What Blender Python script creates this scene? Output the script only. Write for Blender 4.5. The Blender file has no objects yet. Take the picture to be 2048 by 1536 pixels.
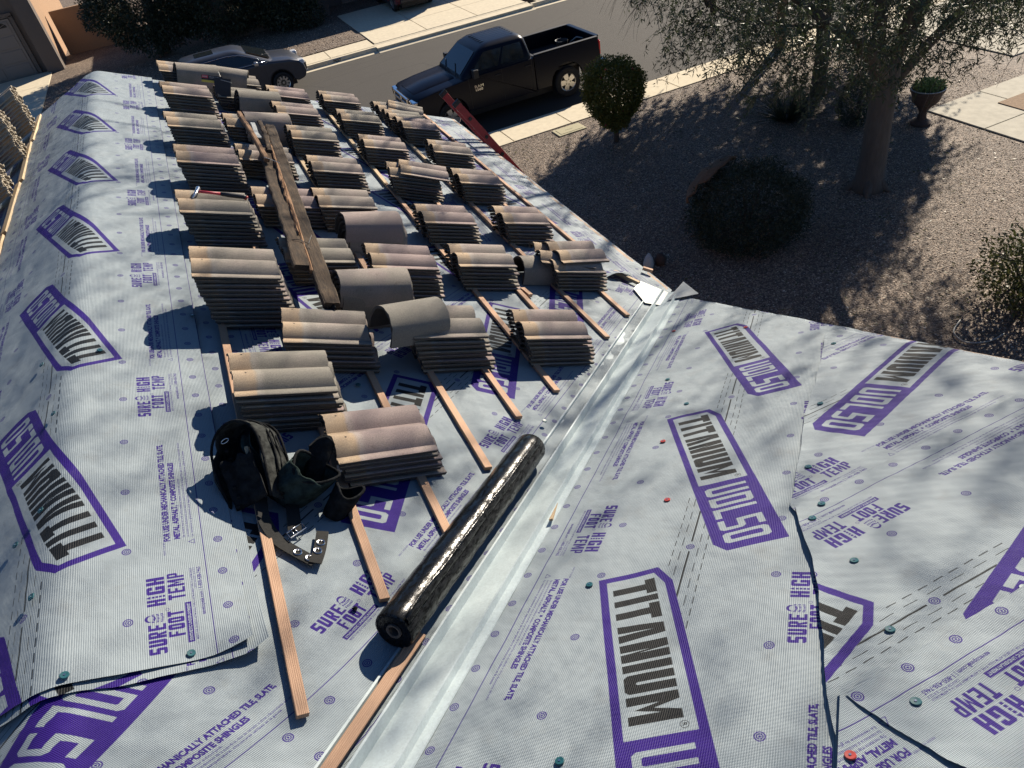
import bpy, bmesh, math, random
import numpy as np
from mathutils import Vector, Matrix
random.seed(7); RNG = np.random.default_rng(7)
SC = bpy.context.scene; COL = SC.collection
R = math.radians; PI = math.pi

# ------------------------------------------------------------------ camera
CAMZ = 7.1
AX = np.array([[.9003, -.3710, .2285], [-.4107, -.5470, .7298], [-.1457, -.7505, -.6446]])   # rows: world x,y,z in (right,down,forward)
u_, s_, v_ = np.linalg.svd(AX); AX = u_ @ v_
cam = bpy.data.cameras.new('camera'); cam.sensor_width = 36; cam.lens = 1425/2048*36; cam.clip_end = 500; cam.clip_start = .05
co = bpy.data.objects.new('camera', cam); COL.objects.link(co)
mw = Matrix.Identity(4)
for i in range(3):
    mw[i][0] = AX[i][0]; mw[i][1] = -AX[i][1]; mw[i][2] = -AX[i][2]
mw[2][3] = CAMZ; co.matrix_world = mw; SC.camera = co
SC.render.resolution_x = 1024; SC.render.resolution_y = 768

# ------------------------------------------------------------------ light
SUN_AZ, SUN_EL = 55.0, 28.0      # azimuth from +Y toward +X
w = bpy.data.worlds.new('World'); SC.world = w; w.use_nodes = True
nt = w.node_tree; nt.nodes.clear()
sky = nt.nodes.new('ShaderNodeTexSky'); sky.sky_type = 'NISHITA'; sky.sun_disc = False
sky.sun_elevation = R(SUN_EL); sky.sun_rotation = R(SUN_AZ); sky.dust_density = .2; sky.ozone_density = 8.0; sky.air_density = 1.0
bg = nt.nodes.new('ShaderNodeBackground'); bg.inputs['Strength'].default_value = .05
wo = nt.nodes.new('ShaderNodeOutputWorld'); nt.links.new(sky.outputs[0], bg.inputs[0]); nt.links.new(bg.outputs[0], wo.inputs[0])
sd = bpy.data.lights.new('sun', 'SUN'); sd.energy = 5.0; sd.angle = R(.53); sd.color = (1, .89, .74)
so = bpy.data.objects.new('sun', sd); COL.objects.link(so)
sdir = Vector((math.sin(R(SUN_AZ))*math.cos(R(SUN_EL)), math.cos(R(SUN_AZ))*math.cos(R(SUN_EL)), math.sin(R(SUN_EL))))
so.rotation_euler = sdir.to_track_quat('Z', 'Y').to_euler(); so.location = (20, 20, 25)
vs = SC.view_settings; vs.view_transform = 'Standard'; vs.look = 'None'; vs.exposure = .85; vs.gamma = 1; vs.use_curve_mapping = False

# ------------------------------------------------------------------ materials
MATS = {}
class NB:
    def __init__(s, name):
        s.m = bpy.data.materials.new(name); s.m.use_nodes = True; s.t = s.m.node_tree; s.t.nodes.clear()
        s.out = s.n('OutputMaterial'); s.b = s.n('BsdfPrincipled'); s.l(s.b.outputs[0], s.out.inputs[0]); MATS[name] = s.m
    def n(s, k, **kw):
        x = s.t.nodes.new('ShaderNode'+k)
        for a, v in kw.items(): setattr(x, a, v)
        return x
    def l(s, a, b): s.t.links.new(a, b)
    def put(s, sock, v):
        if isinstance(v, bpy.types.NodeSocket): s.l(v, sock)
        elif v is not None:
            if hasattr(sock.default_value, '__len__') and not hasattr(v, '__len__'): v = (v,)*len(sock.default_value)
            if hasattr(sock.default_value, '__len__') and len(sock.default_value) == 4 and len(v) == 3: v = (*v, 1)
            sock.default_value = v
    def co(s, k='Object', scale=None):
        c = s.n('TexCoord').outputs[k]
        if scale is not None:
            mp = s.n('Mapping'); s.l(c, mp.inputs[0]); mp.inputs['Scale'].default_value = scale if hasattr(scale, '__len__') else (scale,)*3; c = mp.outputs[0]
        return c
    def noise(s, vec, scale, detail=3, rough=.55, out=0):
        x = s.n('TexNoise'); s.put(x.inputs['Vector'], vec); x.inputs['Scale'].default_value = scale; x.inputs['Detail'].default_value = detail; x.inputs['Roughness'].default_value = rough
        return x.outputs[out]
    def vor(s, vec, scale, feature='F1', out='Distance'):
        x = s.n('TexVoronoi'); x.feature = feature; s.put(x.inputs['Vector'], vec); x.inputs['Scale'].default_value = scale; return x.outputs[out]
    def ramp(s, fac, pts):
        x = s.n('ValToRGB'); s.l(fac, x.inputs[0]); e = x.color_ramp.elements
        while len(e) < len(pts): e.new(.5)
        for i, (p, c) in enumerate(pts):
            e[i].position = p; e[i].color = (*c, 1) if hasattr(c, '__len__') else (c, c, c, 1)
        return x.outputs[0]
    def math(s, op, a, b=None, clamp=False):
        x = s.n('Math', operation=op, use_clamp=clamp); s.put(x.inputs[0], a)
        if b is not None: s.put(x.inputs[1], b)
        return x.outputs[0]
    def mix(s, f, a, b, mode='MIX'):
        x = s.n('Mix', data_type='RGBA', blend_type=mode); s.put(x.inputs[0], f); s.put(x.inputs[6], a); s.put(x.inputs[7], b); return x.outputs[2]
    def sep(s, v):
        x = s.n('SeparateXYZ'); s.l(v, x.inputs[0]); return x.outputs
    def bump(s, h, dist, strength=1.0, normal=None):
        x = s.n('Bump'); s.l(h, x.inputs['Height']); x.inputs['Distance'].default_value = dist; x.inputs['Strength'].default_value = strength
        if normal is not None: s.l(normal, x.inputs['Normal'])
        return x.outputs[0]
    def fin(s, color=None, rough=None, normal=None, metal=None, spec=None, trans=None, coat=None):
        b = s.b.inputs
        s.put(b['Base Color'], color); s.put(b['Roughness'], rough); s.put(b['Metallic'], metal); s.put(b['Specular IOR Level'], spec)
        s.put(b['Transmission Weight'], trans); s.put(b['Coat Weight'], coat)
        if normal is not None: s.l(normal, b['Normal'])
        return s.m

def simple(name, c, rough=.6, metal=0, nscale=30, namp=.25, bump=0., spec=.5, coat=0.):
    k = NB(name); v = k.co()
    n = k.noise(v, nscale, 4)
    col = k.mix(1.0, c, k.ramp(n, [(.25, 1-namp), (.75, 1+namp*.6)]), 'MULTIPLY')
    nm = k.bump(n, bump) if bump else None
    return k.fin(col, rough, nm, metal, spec, coat=coat)

simple('concrete', (.64, .56, .41), .9, nscale=6, namp=.14, bump=.002)
simple('concrete_grey', (.46, .43, .35), .9, nscale=5, namp=.2, bump=.002)
simple('joint', (.10, .09, .08), .95)
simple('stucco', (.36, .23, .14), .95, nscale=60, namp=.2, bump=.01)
simple('stucco_shaded', (.14, .115, .10), .95, nscale=60, namp=.2, bump=.01)  # darker copy of the stucco, shade of street-facing walls put into its colour
simple('door_beige', (.20, .17, .15), .7, nscale=3, namp=.06)
simple('black_paint', (.002, .004, .013), .30, nscale=8, namp=.2, coat=.0, spec=.26)
simple('suv_paint', (.055, .06, .075), .38, metal=.5, nscale=5, namp=.15, coat=.4)
simple('red_paint', (.10, .008, .01), .35, nscale=5, namp=.15, coat=.6)
simple('car_glass', (.012, .016, .02), .06, namp=0., spec=.9)
simple('tyre', (.014, .014, .015), .85, nscale=50, namp=.3)
simple('alloy', (.55, .55, .56), .3, metal=.9, namp=.1)
simple('chrome', (.75, .75, .77), .12, metal=1., namp=.02)
simple('black_plastic', (.02, .02, .022), .55, namp=.2)
simple('lamp_clear', (.65, .67, .70), .12, namp=.1, spec=.9)
simple('lamp_amber', (.75, .19, .02), .2, namp=.1)
simple('lamp_red', (.55, .008, .01), .15, namp=.1, spec=.8)
simple('white_paint', (.5, .5, .48), .6, nscale=40, namp=.2)
simple('ladder_red', (.34, .030, .034), .5, nscale=25, namp=.3)
simple('burlap', (.17, .105, .065), .95, nscale=40, namp=.3, bump=.01)
simple('fabric_black', (.013, .014, .015), 1., nscale=160, namp=.5, bump=.003, spec=.1)
simple('fabric_grey', (.034, .036, .034), .9, nscale=100, namp=.35, bump=.002, spec=.25)
simple('fabric_green', (.022, .036, .034), .9, nscale=100, namp=.4, bump=.002, spec=.25)
simple('leather_strap', (.012, .012, .011), .9, nscale=90, namp=.35, bump=.0015)
simple('steel', (.60, .60, .60), .22, metal=1., nscale=60, namp=.2)
simple('cap_teal', (.012, .085, .10), .38, nscale=60, namp=.3)
simple('cap_red', (.36, .035, .025), .4, nscale=60, namp=.3)
simple('card_core', (.10, .085, .075), .9, nscale=60, namp=.3)
simple('plastic_yellow', (.62, .50, .08), .5, namp=.1)
simple('plastic_pink', (.55, .05, .07), .5, namp=.1)
simple('pale_metal', (.34, .355, .345), .5, metal=.3, nscale=30, namp=.12)
simple('fascia', (.40, .30, .22), .85, nscale=20, namp=.2)
simple('terracotta', (.07, .045, .035), .85, nscale=30, namp=.3)
simple('dirt', (.28, .19, .12), .95, nscale=20, namp=.3, bump=.01)
simple('meter_lid', (.42, .38, .24), .85, nscale=30, namp=.2)
simple('block_wall', (.16, .12, .10), .95, nscale=20, namp=.25, bump=.01)
simple('rubber_hose', (.3, .3, .28), .6)
simple('red_flower', (.45, .04, .05), .7)

def bark(name, c):
    k = NB(name); v = k.co('Object', (6, 6, 1.3)); n = k.noise(v, 3, 6, .7)
    k.fin(k.mix(n, [x*.55 for x in c], [x*1.3 for x in c]), .95, k.bump(n, .03))
bark('bark', (.125, .108, .090)); bark('bark_grey', (.085, .072, .06)); bark('twig', (.16, .13, .10))

def leafmat(name, a, b, tr=.25):
    k = NB(name); n = k.noise(k.co(), 1.7, 3); n2 = k.noise(k.co(), 23, 2)
    c = k.mix(n, a, b); c = k.mix(k.math('MULTIPLY', n2, .5), c, [x*1.5 for x in b])
    k.fin(c, .5)
    t = k.n('BsdfTranslucent'); k.l(c, t.inputs[0]); m = k.n('MixShader'); m.inputs[0].default_value = tr
    k.l(k.b.outputs[0], m.inputs[1]); k.l(t.outputs[0], m.inputs[2]); k.l(m.outputs[0], k.out.inputs[0])
leafmat('leaf', (.035, .052, .022), (.060, .078, .036), .2)
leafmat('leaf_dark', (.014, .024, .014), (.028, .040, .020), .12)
leafmat('leaf_shrub', (.035, .048, .012), (.13, .135, .022), .30)
leafmat('leaf_lime', (.20, .26, .08), (.28, .34, .12), .3)
leafmat('leaf_olive', (.05, .06, .02), (.09, .10, .03), .3)

for nm_, c_ in (('fabric_black', (.013, .014, .015)), ('fabric_grey', (.034, .036, .034)), ('fabric_green', (.022, .034, .032))):
    bpy.data.materials.remove(MATS[nm_]); k = NB(nm_); v = k.co(); f1 = k.noise(v, 24, 4, .6); f2 = k.noise(v, 9, 2); wv = k.noise(v, 260, 2)
    c = k.mix(k.ramp(f1, [(.35, 0.), (.72, 1.)]), [x*.6 for x in c_], [x*1.9 for x in c_])
    k.fin(c, 1., k.bump(wv, .0008, .6, k.bump(f1, .010, .9, k.bump(f2, .025, .8))), spec=.08)
# asphalt
k = NB('asphalt'); v = k.co(); n = k.noise(v, 120, 3); n2 = k.noise(v, .6, 4)
c = k.mix(n2, (.027, .024, .021), (.043, .038, .032)); c = k.mix(k.ramp(k.vor(k.co('Object', (.35, 1.2, 1)), .55, 'DISTANCE_TO_EDGE'), [(.004, .6), (.012, 0.)]), c, (.012, .011, .010)); c = k.mix(k.ramp(k.noise(v, .9, 2), [(.66, 0.), (.75, .5)]), c, (.018, .016, .015)); c = k.mix(k.math('MULTIPLY', n, .5), c, (.07, .062, .052))
k.fin(c, .9, k.bump(n, .004))
# gravel ground
k = NB('gravel'); v = k.co(); cc = k.vor(v, 34, out='Color'); d = k.vor(v, 34); big = k.noise(v, .7, 3)
s3 = k.n('SeparateColor'); k.l(cc, s3.inputs[0])
c = k.ramp(s3.outputs[0], [(.0, (.085, .058, .040)), (.35, (.185, .132, .092)), (.7, (.275, .202, .146)), (.93, (.40, .315, .24)), (1., (.55, .48, .40))])
c = k.mix(k.ramp(d, [(.25, 0.), (.8, .8)]), c, (.06, .045, .035)); c = k.mix(1., c, k.ramp(big, [(.3, .8), (.7, 1.15)]), 'MULTIPLY')
k.fin(c, .8, k.bump(d, -.012, 1.))
k = NB('gravel_stone'); gi = k.n('NewGeometry').outputs['Random Per Island']
c = k.ramp(gi, [(.0, (.095, .066, .046)), (.4, (.225, .16, .112)), (.75, (.35, .26, .19)), (.94, (.46, .38, .30)), (1., (.75, .70, .6))])
k.fin(c, .6)
# wood
def wood(name, a, b, scale=1., rough=.75, old=False):
    k = NB(name); v = k.co('Object', (22*scale, 1.1*scale, 22*scale)); n = k.noise(v, 3.5, 5, .6)
    w2 = k.n('TexWave', wave_type='BANDS', bands_direction='X'); k.l(k.co('Object', (1, .12, 1)), w2.inputs[0]); w2.inputs['Scale'].default_value = 55*scale; w2.inputs['Distortion'].default_value = 5; w2.inputs['Detail'].default_value = 2
    f = k.math('ADD', k.math('MULTIPLY', n, .6), k.math('MULTIPLY', w2.outputs[1], .4))
    if old: f = k.ramp(f, [(.30, 0.), (.55, .55), (.72, 1.)]); f = k.math('MULTIPLY', f, k.ramp(k.noise(k.co('Object', (9, 2.2, 9)), 2.2, 4, .65), [(.32, .25), (.62, 1.)]))
    c = k.mix(f, a, b)
    kn = k.vor(k.co('Object', (3, 1.6, 3)), 2.2); c = k.mix(k.ramp(kn, [(.03, .75), (.09, 0.)]), c, [x*.25 for x in a])
    oi = k.n('ObjectInfo').outputs['Random']; c = k.mix(1., c, k.ramp(oi, [(0, .82), (1, 1.15)]), 'MULTIPLY')
    k.fin(c, rough, k.bump(f, .005 if old else .0015))
wood('wood_batten', (.31, .165, .095), (.50, .33, .215))
wood('wood_pale', (.33, .23, .13), (.52, .40, .25))
wood('wood_old', (.012, .009, .007), (.215, .150, .095), 1.3, .95, True)
wood('wood_rot', (.08, .038, .018), (.36, .21, .11), 1.2, .9)

# roof tile
def tilemat(name, head=True):
    k = NB(name); v = k.co(); x, y, z = k.sep(v); oi = k.n('ObjectInfo').outputs['Random']
    off = k.n('VectorMath', operation='ADD'); k.l(v, off.inputs[0]); cb = k.n('CombineXYZ'); sc_ = k.math('MULTIPLY', oi, 37.)
    for i in range(3): k.l(sc_, cb.inputs[i])
    k.l(cb.outputs[0], off.inputs[1]); vv = off.outputs[0]
    n = k.noise(vv, 5, 3); st = k.noise(k.co('Object', (2, 12, 2)), 3, 3); g = k.noise(v, 330, 3, .6)
    f = k.math('ADD', k.math('MULTIPLY', n, .8), k.math('SUBTRACT', k.math('MULTIPLY', oi, .8), .3))
    c = k.ramp(f, [(.18, (.200, .190, .160)), (.42, (.268, .240, .205)), (.62, (.290, .240, .215)), (.85, (.285, .225, .210))])
    if head:
        hm = k.math('ADD', x, k.math('MULTIPLY', k.noise(v, 14, 3), .035))
        hn = k.noise(vv, 9, 4)
        hc = k.mix(hn, (.46, .33, .20), (.33, .275, .205))
        c = k.mix(k.ramp(hm, [(.105, 0.), (.118, 1.)]), hc, c)
        c = k.mix(k.ramp(hm, [(.105, 0.), (.12, .35), (.15, .0)]), c, (.52, .48, .40))
        for yy in (.112, .262):
            dx = k.math('SUBTRACT', x, .055); dy = k.math('SUBTRACT', y, yy)
            rr = k.math('ADD', k.math('MULTIPLY', dx, dx), k.math('MULTIPLY', dy, dy))
            c = k.mix(k.math('LESS_THAN', rr, .0000200), c, (.015, .012, .01))
    c = k.mix(k.ramp(k.noise(vv, 28, 4, .7), [(.62, 0.), (.75, .55)]), c, (.12, .09, .06))
    c = k.mix(1., c, k.ramp(g, [(.3, .62), (.7, 1.30)]), 'MULTIPLY')
    c = k.mix(1., c, (1.0, .98, .98), 'MULTIPLY')
    k.fin(c, .85, k.bump(g, .0034))
tilemat('tile_face'); tilemat('barrel_face', False)
k = NB('tile_raw'); v = k.co(); n = k.noise(v, 40, 5, .7); c = k.mix(n, (.032, .031, .028), (.085, .078, .068))  # edge concrete darkened, shade on the near faces put into the colour
k.fin(c, .95, k.bump(n, .003))

# ------------------------------------------------------------------ mesh helpers
def tag(o, label=None, cat=None, group=None, kind=None):
    if label: o['label'] = label
    if cat: o['category'] = cat
    if group: o['group'] = group
    if kind: o['kind'] = kind
    return o
def link(name, me, parent=None, mw=None):
    o = bpy.data.objects.new(name, me); COL.objects.link(o)
    if parent is not None: o.parent = parent
    if mw is not None: o.matrix_world = mw
    return o
def empty(name, loc=(0, 0, 0), rot=None):
    o = bpy.data.objects.new(name, None); COL.objects.link(o); o.empty_display_size = .1
    if isinstance(loc, Matrix): o.matrix_world = loc
    else: o.location = loc
    if rot is not None: o.rotation_euler = rot
    return o
class MB:
    def __init__(s): s.v = []; s.f = []; s.mi = []; s.uv = None
    def add(s, vs, fs, mi=0):
        b = len(s.v); s.v += [tuple(p) for p in vs]; s.f += [tuple(b+i for i in f) for f in fs]; s.mi += [mi]*len(fs); return s
    def box(s, c, d, m=None, mi=0):
        x, y, z = [a/2 for a in d]; P = [Vector((sx*x, sy*y, sz*z)) for sz in (-1, 1) for sy in (-1, 1) for sx in (-1, 1)]
        P = [(m @ p if m is not None else p)+Vector(c) for p in P]
        return s.add(P, [(0, 2, 3, 1), (4, 5, 7, 6), (0, 1, 5, 4), (2, 6, 7, 3), (0, 4, 6, 2), (1, 3, 7, 5)], mi)
    def tube(s, pts, rad, n=8, cap=True, mi=0):
        pts = [Vector(p) for p in pts]
        if not hasattr(rad, '__len__'): rad = [rad]*len(pts)
        rings = []; up = Vector((0, 0, 1)); prev = None
        for i, p in enumerate(pts):
            d = (pts[min(i+1, len(pts)-1)]-pts[max(i-1, 0)]).normalized()
            if prev is None:
                a = up if abs(d.z) < .9 else Vector((1, 0, 0)); x = d.cross(a).normalized()
            else: x = (prev-d*prev.dot(d)).normalized()
            prev = x; y = d.cross(x)
            rings.append([p+(x*math.cos(2*PI*j/n)+y*math.sin(2*PI*j/n))*rad[i] for j in range(n)])
        V = [q for r in rings for q in r]; F = []
        for i in range(len(rings)-1):
            for j in range(n): F.append((i*n+j, i*n+(j+1) % n, (i+1)*n+(j+1) % n, (i+1)*n+j))
        if cap: F.append(tuple(range(n))[::-1]); F.append(tuple(len(V)-n+j for j in range(n)))
        return s.add(V, F, mi)
    def prism(s, poly, z0, z1, m=None, mi=0):       # polygon in xy extruded along z
        n = len(poly); V = [Vector((p[0], p[1], z0)) for p in poly]+[Vector((p[0], p[1], z1)) for p in poly]
        if m is not None: V = [m @ q for q in V]
        F = [tuple(range(n))[::-1], tuple(range(n, 2*n))]+[(i, (i+1) % n, n+(i+1) % n, n+i) for i in range(n)]
        return s.add(V, F, mi)
    def loft(s, rings, closed=True, cap=True, mi=0):
        n = len(rings[0]); V = [q for r in rings for q in r]; F = []
        for i in range(len(rings)-1):
            for j in range(n if closed else n-1): F.append((i*n+j, i*n+(j+1) % n, (i+1)*n+(j+1) % n, (i+1)*n+j))
        if cap: F.append(tuple(range(n))[::-1]); F.append(tuple(len(V)-n+j for j in range(n)))
        return s.add(V, F, mi)
    def mesh(s, name, mats, smooth=False, fix=True):
        me = bpy.data.meshes.new(name); me.from_pydata([tuple(p) for p in s.v], [], s.f)
        for m in (mats if isinstance(mats, (list, tuple)) else [mats]): me.materials.append(MATS[m])
        me.polygons.foreach_set('material_index', s.mi)
        if fix:
            bm = bmesh.new(); bm.from_mesh(me); bmesh.ops.recalc_face_normals(bm, faces=bm.faces); bm.to_mesh(me); bm.free()
        if smooth is True: me.polygons.foreach_set('use_smooth', [True]*len(me.polygons))
        elif smooth: me.shade_smooth() if hasattr(me, 'shade_smooth') else None
        if smooth and smooth is not True: me.set_sharp_from_angle(angle=R(smooth))
        me.update(); return me
    def obj(s, name, mats, parent=None, smooth=False, bevel=0, mw=None, fix=True, seg=2):
        o = link(name, s.mesh(name, mats, smooth, fix), parent, mw)
        if bevel:
            b = o.modifiers.new('bevel', 'BEVEL'); b.width = bevel; b.segments = seg; b.limit_method = 'ANGLE'; b.angle_limit = R(40); b.harden_normals = bool(smooth)
        return o
def npmesh(name, V, F, mat, smooth=False):          # fast numpy mesh, F (n,k)
    me = bpy.data.meshes.new(name); nv, nf, kk = len(V), len(F), F.shape[1]
    me.vertices.add(nv); me.vertices.foreach_set('co', V.astype(np.float32).ravel())
    me.loops.add(nf*kk); me.loops.foreach_set('vertex_index', F.astype(np.int32).ravel())
    me.polygons.add(nf); me.polygons.foreach_set('loop_start', np.arange(0, nf*kk, kk, dtype=np.int32))
    me.materials.append(MATS[mat]); me.update(calc_edges=True); me.validate()
    if smooth: me.polygons.foreach_set('use_smooth', [True]*nf)
    return me
def text_tris(body, size=1., offset=0., sx=1., bold=0.):   # triangulated flat text from Blender's own font
    cu = bpy.data.curves.new('txt', 'FONT'); cu.body = body; cu.size = size; cu.offset = offset; cu.fill_mode = 'FRONT'; cu.resolution_u = 2
    o = bpy.data.objects.new('txt', cu); COL.objects.link(o)
    dg = bpy.context.evaluated_depsgraph_get(); me = o.evaluated_get(dg).to_mesh(); me.calc_loop_triangles()
    V = np.array([v.co[:2] for v in me.vertices]).reshape(-1, 2); T = np.array([t.vertices[:] for t in me.loop_triangles]).reshape(-1, 3)
    o.evaluated_get(dg).to_mesh_clear(); bpy.data.objects.remove(o); bpy.data.curves.remove(cu)
    V = V.copy(); V[:, 0] *= sx
    return V, T

# ------------------------------------------------------------------ roof frames
T_ = 5/12; CC = math.sqrt(1+T_*T_); XR = -1.05; Z0 = 4.88; ZR = Z0-T_*XR; ZB = 5.463; KV = 1.40; AR = XR*CC
EAVE = 3.035
nA = Vector((T_/CC, 0, 1/CC)); dA = Vector((1/CC, 0, -T_/CC))
def PA(a, y, h=0): return Vector((a/CC+h*T_/CC, y, Z0-a*T_/CC+h/CC))
def PP(d, y, h=0): return Vector((XR-d/CC-h*T_/CC, y, ZR-d*T_/CC+h/CC))     # far slope
def PB(x, b, h=0): return Vector((x, b/CC+h*T_/CC, ZB-b*T_/CC+h/CC))
def ridge_pos(a, y, h=0):               # continuous over the ridge, rounded
    r = .05
    if a > AR+r: return PA(a, y, h)
    if a < AR-r: return PP(AR-a, y, h)
    t = (a-AR+r)/(2*r); A = PP(r, y, h).lerp(Vector((XR, y, ZR+h)), t); B = Vector((XR, y, ZR+h)).lerp(PA(AR+r, y, h), t); return A.lerp(B, t)
def matA(a, y, h=0, yaw=0, tilt=0):
    m = Matrix((( dA.x, 0, nA.x), (dA.y, 1, nA.y), (dA.z, 0, nA.z))).to_4x4()
    m = m @ Matrix.Rotation(yaw, 4, 'Z') @ Matrix.Rotation(tilt, 4, 'Y'); m.translation = PA(a, y, h); return m
def matP(d, y, h=0, yaw=0):
    m = Matrix(((-1/CC, 0, -T_/CC), (0, -1, 0), (-T_/CC, 0, 1/CC))).to_4x4() @ Matrix.Rotation(yaw, 4, 'Z'); m.translation = PP(d, y, h); return m
def matB(x, b, h=0, yaw=0):
    m = Matrix(((1, 0, 0), (0, 1/CC, T_/CC), (0, -T_/CC, 1/CC))).to_4x4() @ Matrix.Rotation(yaw, 4, 'Z'); m.translation = PB(x, b, h); return m

# ------------------------------------------------------------------ printed membrane: raster of the roll's print
PR, QH, RES, SS = 1.25, .64, .00125, 2
IW, IH = int(round(PR/RES)), int(round(2*QH/RES))
purple = np.zeros((IH*SS, IW*SS), bool); dark = np.zeros_like(purple)
def fill(mask, contours, val=True):     # even-odd polygon fill, contours in metres (r, q); wraps in r
    allp = np.concatenate([np.asarray(c, float) for c in contours])
    for sh in (-PR, 0, PR):
        x0, x1 = allp[:, 0].min()+sh, allp[:, 0].max()+sh
        i0, i1 = max(0, int(x0/RES*SS)), min(IW*SS, int(x1/RES*SS)+2)
        j0, j1 = max(0, int((allp[:, 1].min()+QH)/RES*SS)), min(IH*SS, int((allp[:, 1].max()+QH)/RES*SS)+2)
        if i1 <= i0 or j1 <= j0: continue
        X = (np.arange(i0, i1)+.5)*RES/SS-sh; Y = (np.arange(j0, j1)+.5)*RES/SS-QH
        ins = np.zeros((len(Y), len(X)), bool)
        for c in contours:
            c = np.asarray(c, float); n = len(c)
            for i in range(n):
                (xa, ya), (xb, yb) = c[i], c[(i+1) % n]
                if ya == yb: continue
                cr = (Y >= min(ya, yb)) & (Y < max(ya, yb))
                if not cr.any(): continue
                xi = xa+(Y[cr]-ya)*(xb-xa)/(yb-ya)
                ins[cr] ^= X[None, :] < xi[:, None]
        mask[j0:j1, i0:i1][ins] = val
def rect(x0, y0, x1, y1): return [(x0, y0), (x1, y0), (x1, y1), (x0, y1)]
def ring(w, h, t, c, s=1.):
    o = [(c, 0), (w-c, 0), (w, c), (w, h-c), (w-c, h), (c, h), (0, h-c), (0, c)]
    d = c*.5; i = [(t+d, t), (w-t-d, t), (w-t, t+d), (w-t, h-t-d), (w-t-d, h-t), (t+d, h-t), (t, h-t-d), (t, t+d)]
    return [o, i]
def glyph(ch, w=.5, t=.17, c=.08):
    if ch == 'T': return [[(w/2-t/2, 0), (w/2+t/2, 0), (w/2+t/2, 1-t), (w, 1-t), (w, 1), (0, 1), (0, 1-t), (w/2-t/2, 1-t)]], w
    if ch == 'I': return [rect(0, 0, t, 1)], t
    if ch == 'L': return [[(0, 0), (w, 0), (w, t), (t, t), (t, 1), (0, 1)]], w
    if ch == 'A': return [[(0, 0), (t, 0), (w/2, .78), (w-t, 0), (w, 0), (w/2+t*.72, 1), (w/2-t*.72, 1)]], w
    if ch == 'N': return [[(0, 0), (t, 0), (t, .62), (w-t*1.05, 0), (w, 0), (w, 1), (w-t, 1), (w-t, .38), (t*1.05, 1), (0, 1)]], w
    if ch == 'M': W = w*1.35; return [[(0, 0), (t, 0), (t, .62), (W/2, .12), (W-t, .62), (W-t, 0), (W, 0), (W, 1), (W-t, 1), (W/2, .5), (t, 1), (0, 1)]], W
    if ch == 'U': return [[(0, 1), (0, c), (c, 0), (w-c, 0), (w, c), (w, 1), (w-t, 1), (w-t, t+.03), (w-t-.03, t), (t+.03, t), (t, t+.03), (t, 1)]], w
    if ch in '0O': return ring(w, 1, t, c), w
    if ch == 'D': return [[(0, 0), (w-c, 0), (w, c), (w, 1-c), (w-c, 1), (0, 1)], [(t, t), (w-t-.03, t), (w-t, t+.03), (w-t, 1-t-.03), (w-t-.03, 1-t), (t, 1-t)]], w
    if ch in '5S':
        m = .5; return [[(0, 0 if ch == '5' else c), (c if ch == 'S' else 0, 0), (w-c, 0), (w, c), (w, m+t/2-c), (w-c, m+t/2), (t, m+t/2), (t, 1-t), (w, 1-t), (w, 1), (0 if ch == '5' else c, 1), (0, 1-c), (0, m-t/2+.0), (w-t, m-t/2), (w-t, t), (0, t)]], w
    if ch == 'E': return [[(0, 0), (w, 0), (w, t*.8), (t, t*.8), (t, .5-t*.4), (w*.85, .5-t*.4), (w*.85, .5+t*.4), (t, .5+t*.4), (t, 1-t*.8), (w, 1-t*.8), (w, 1), (0, 1)]], w
    if ch == 'F': return [[(0, 0), (t, 0), (t, .46), (w*.85, .46), (w*.85, .6), (t, .6), (t, 1-t*.8), (w, 1-t*.8), (w, 1), (0, 1)]], w
    if ch == 'H': return [[(0, 0), (t, 0), (t, .43), (w-t, .43), (w-t, 0), (w, 0), (w, 1), (w-t, 1), (w-t, .58), (t, .58), (t, 1), (0, 1)]], w
    if ch == 'G': return [[(0, c), (c, 0), (w, 0), (w, .52), (w*.55, .52), (w*.55, .38), (w-t, .38), (w-t, t*.8), (t, t*.8), (t, 1-t*.8), (w-t, 1-t*.8), (w-t, .68), (w, .68), (w, 1-c), (w-c, 1), (c, 1), (0, 1-c)]], w
    if ch == 'P': return [[(0, 0), (t, 0), (t, .4), (w-c, .4), (w, .4+c), (w, 1-c), (w-c, 1), (0, 1)], [(t, .53), (w-t, .53), (w-t, .87), (t, .87)]], w
    if ch == 'R': return [[(0, 0), (t, 0), (t, .42), (w*.42, .42), (w-t, 0), (w, 0), (w*.72, .44), (w, .5), (w, 1-c), (w-c, 1), (0, 1)], [(t, .55), (w-t, .55), (w-t, .87), (t, .87)]], w
    return [], w*.6
def word(mask, txt, xf, x0, x1, y0, y1, val=True, w=.5, t=.17, gap=.12, hole=None):
    gl = [glyph(ch, w, t) for ch in txt]; W = sum(g[1] for g in gl)+gap*(len(gl)-1); sx = (x1-x0)/W; sy = y1-y0; x = 0
    for (cs, gw) in gl:
        if cs: fill(mask, [[xf((x0+(x+p[0])*sx, y0+p[1]*sy)) for p in c] for c in cs], val)
        x += gw+gap
def fonttext(mask, txt, xf, x0, x1, y0, y1, bold=.02, val=True):
    V, Tt = text_tris(txt, 1., bold)
    if not len(V): return
    mn, mx = V.min(0), V.max(0); S_ = np.array([(x1-x0)/(mx[0]-mn[0]), (y1-y0)/.73])
    V = (V-np.array([mn[0], 0]))*S_+np.array([x0, y0])
    for tr in Tt: fill(mask, [[xf(V[i]) for i in tr]], val)
def disc(r, q, rad, n=20): return [(r+rad*math.cos(2*PI*i/n), q+rad*math.sin(2*PI*i/n)) for i in range(n)]
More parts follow.
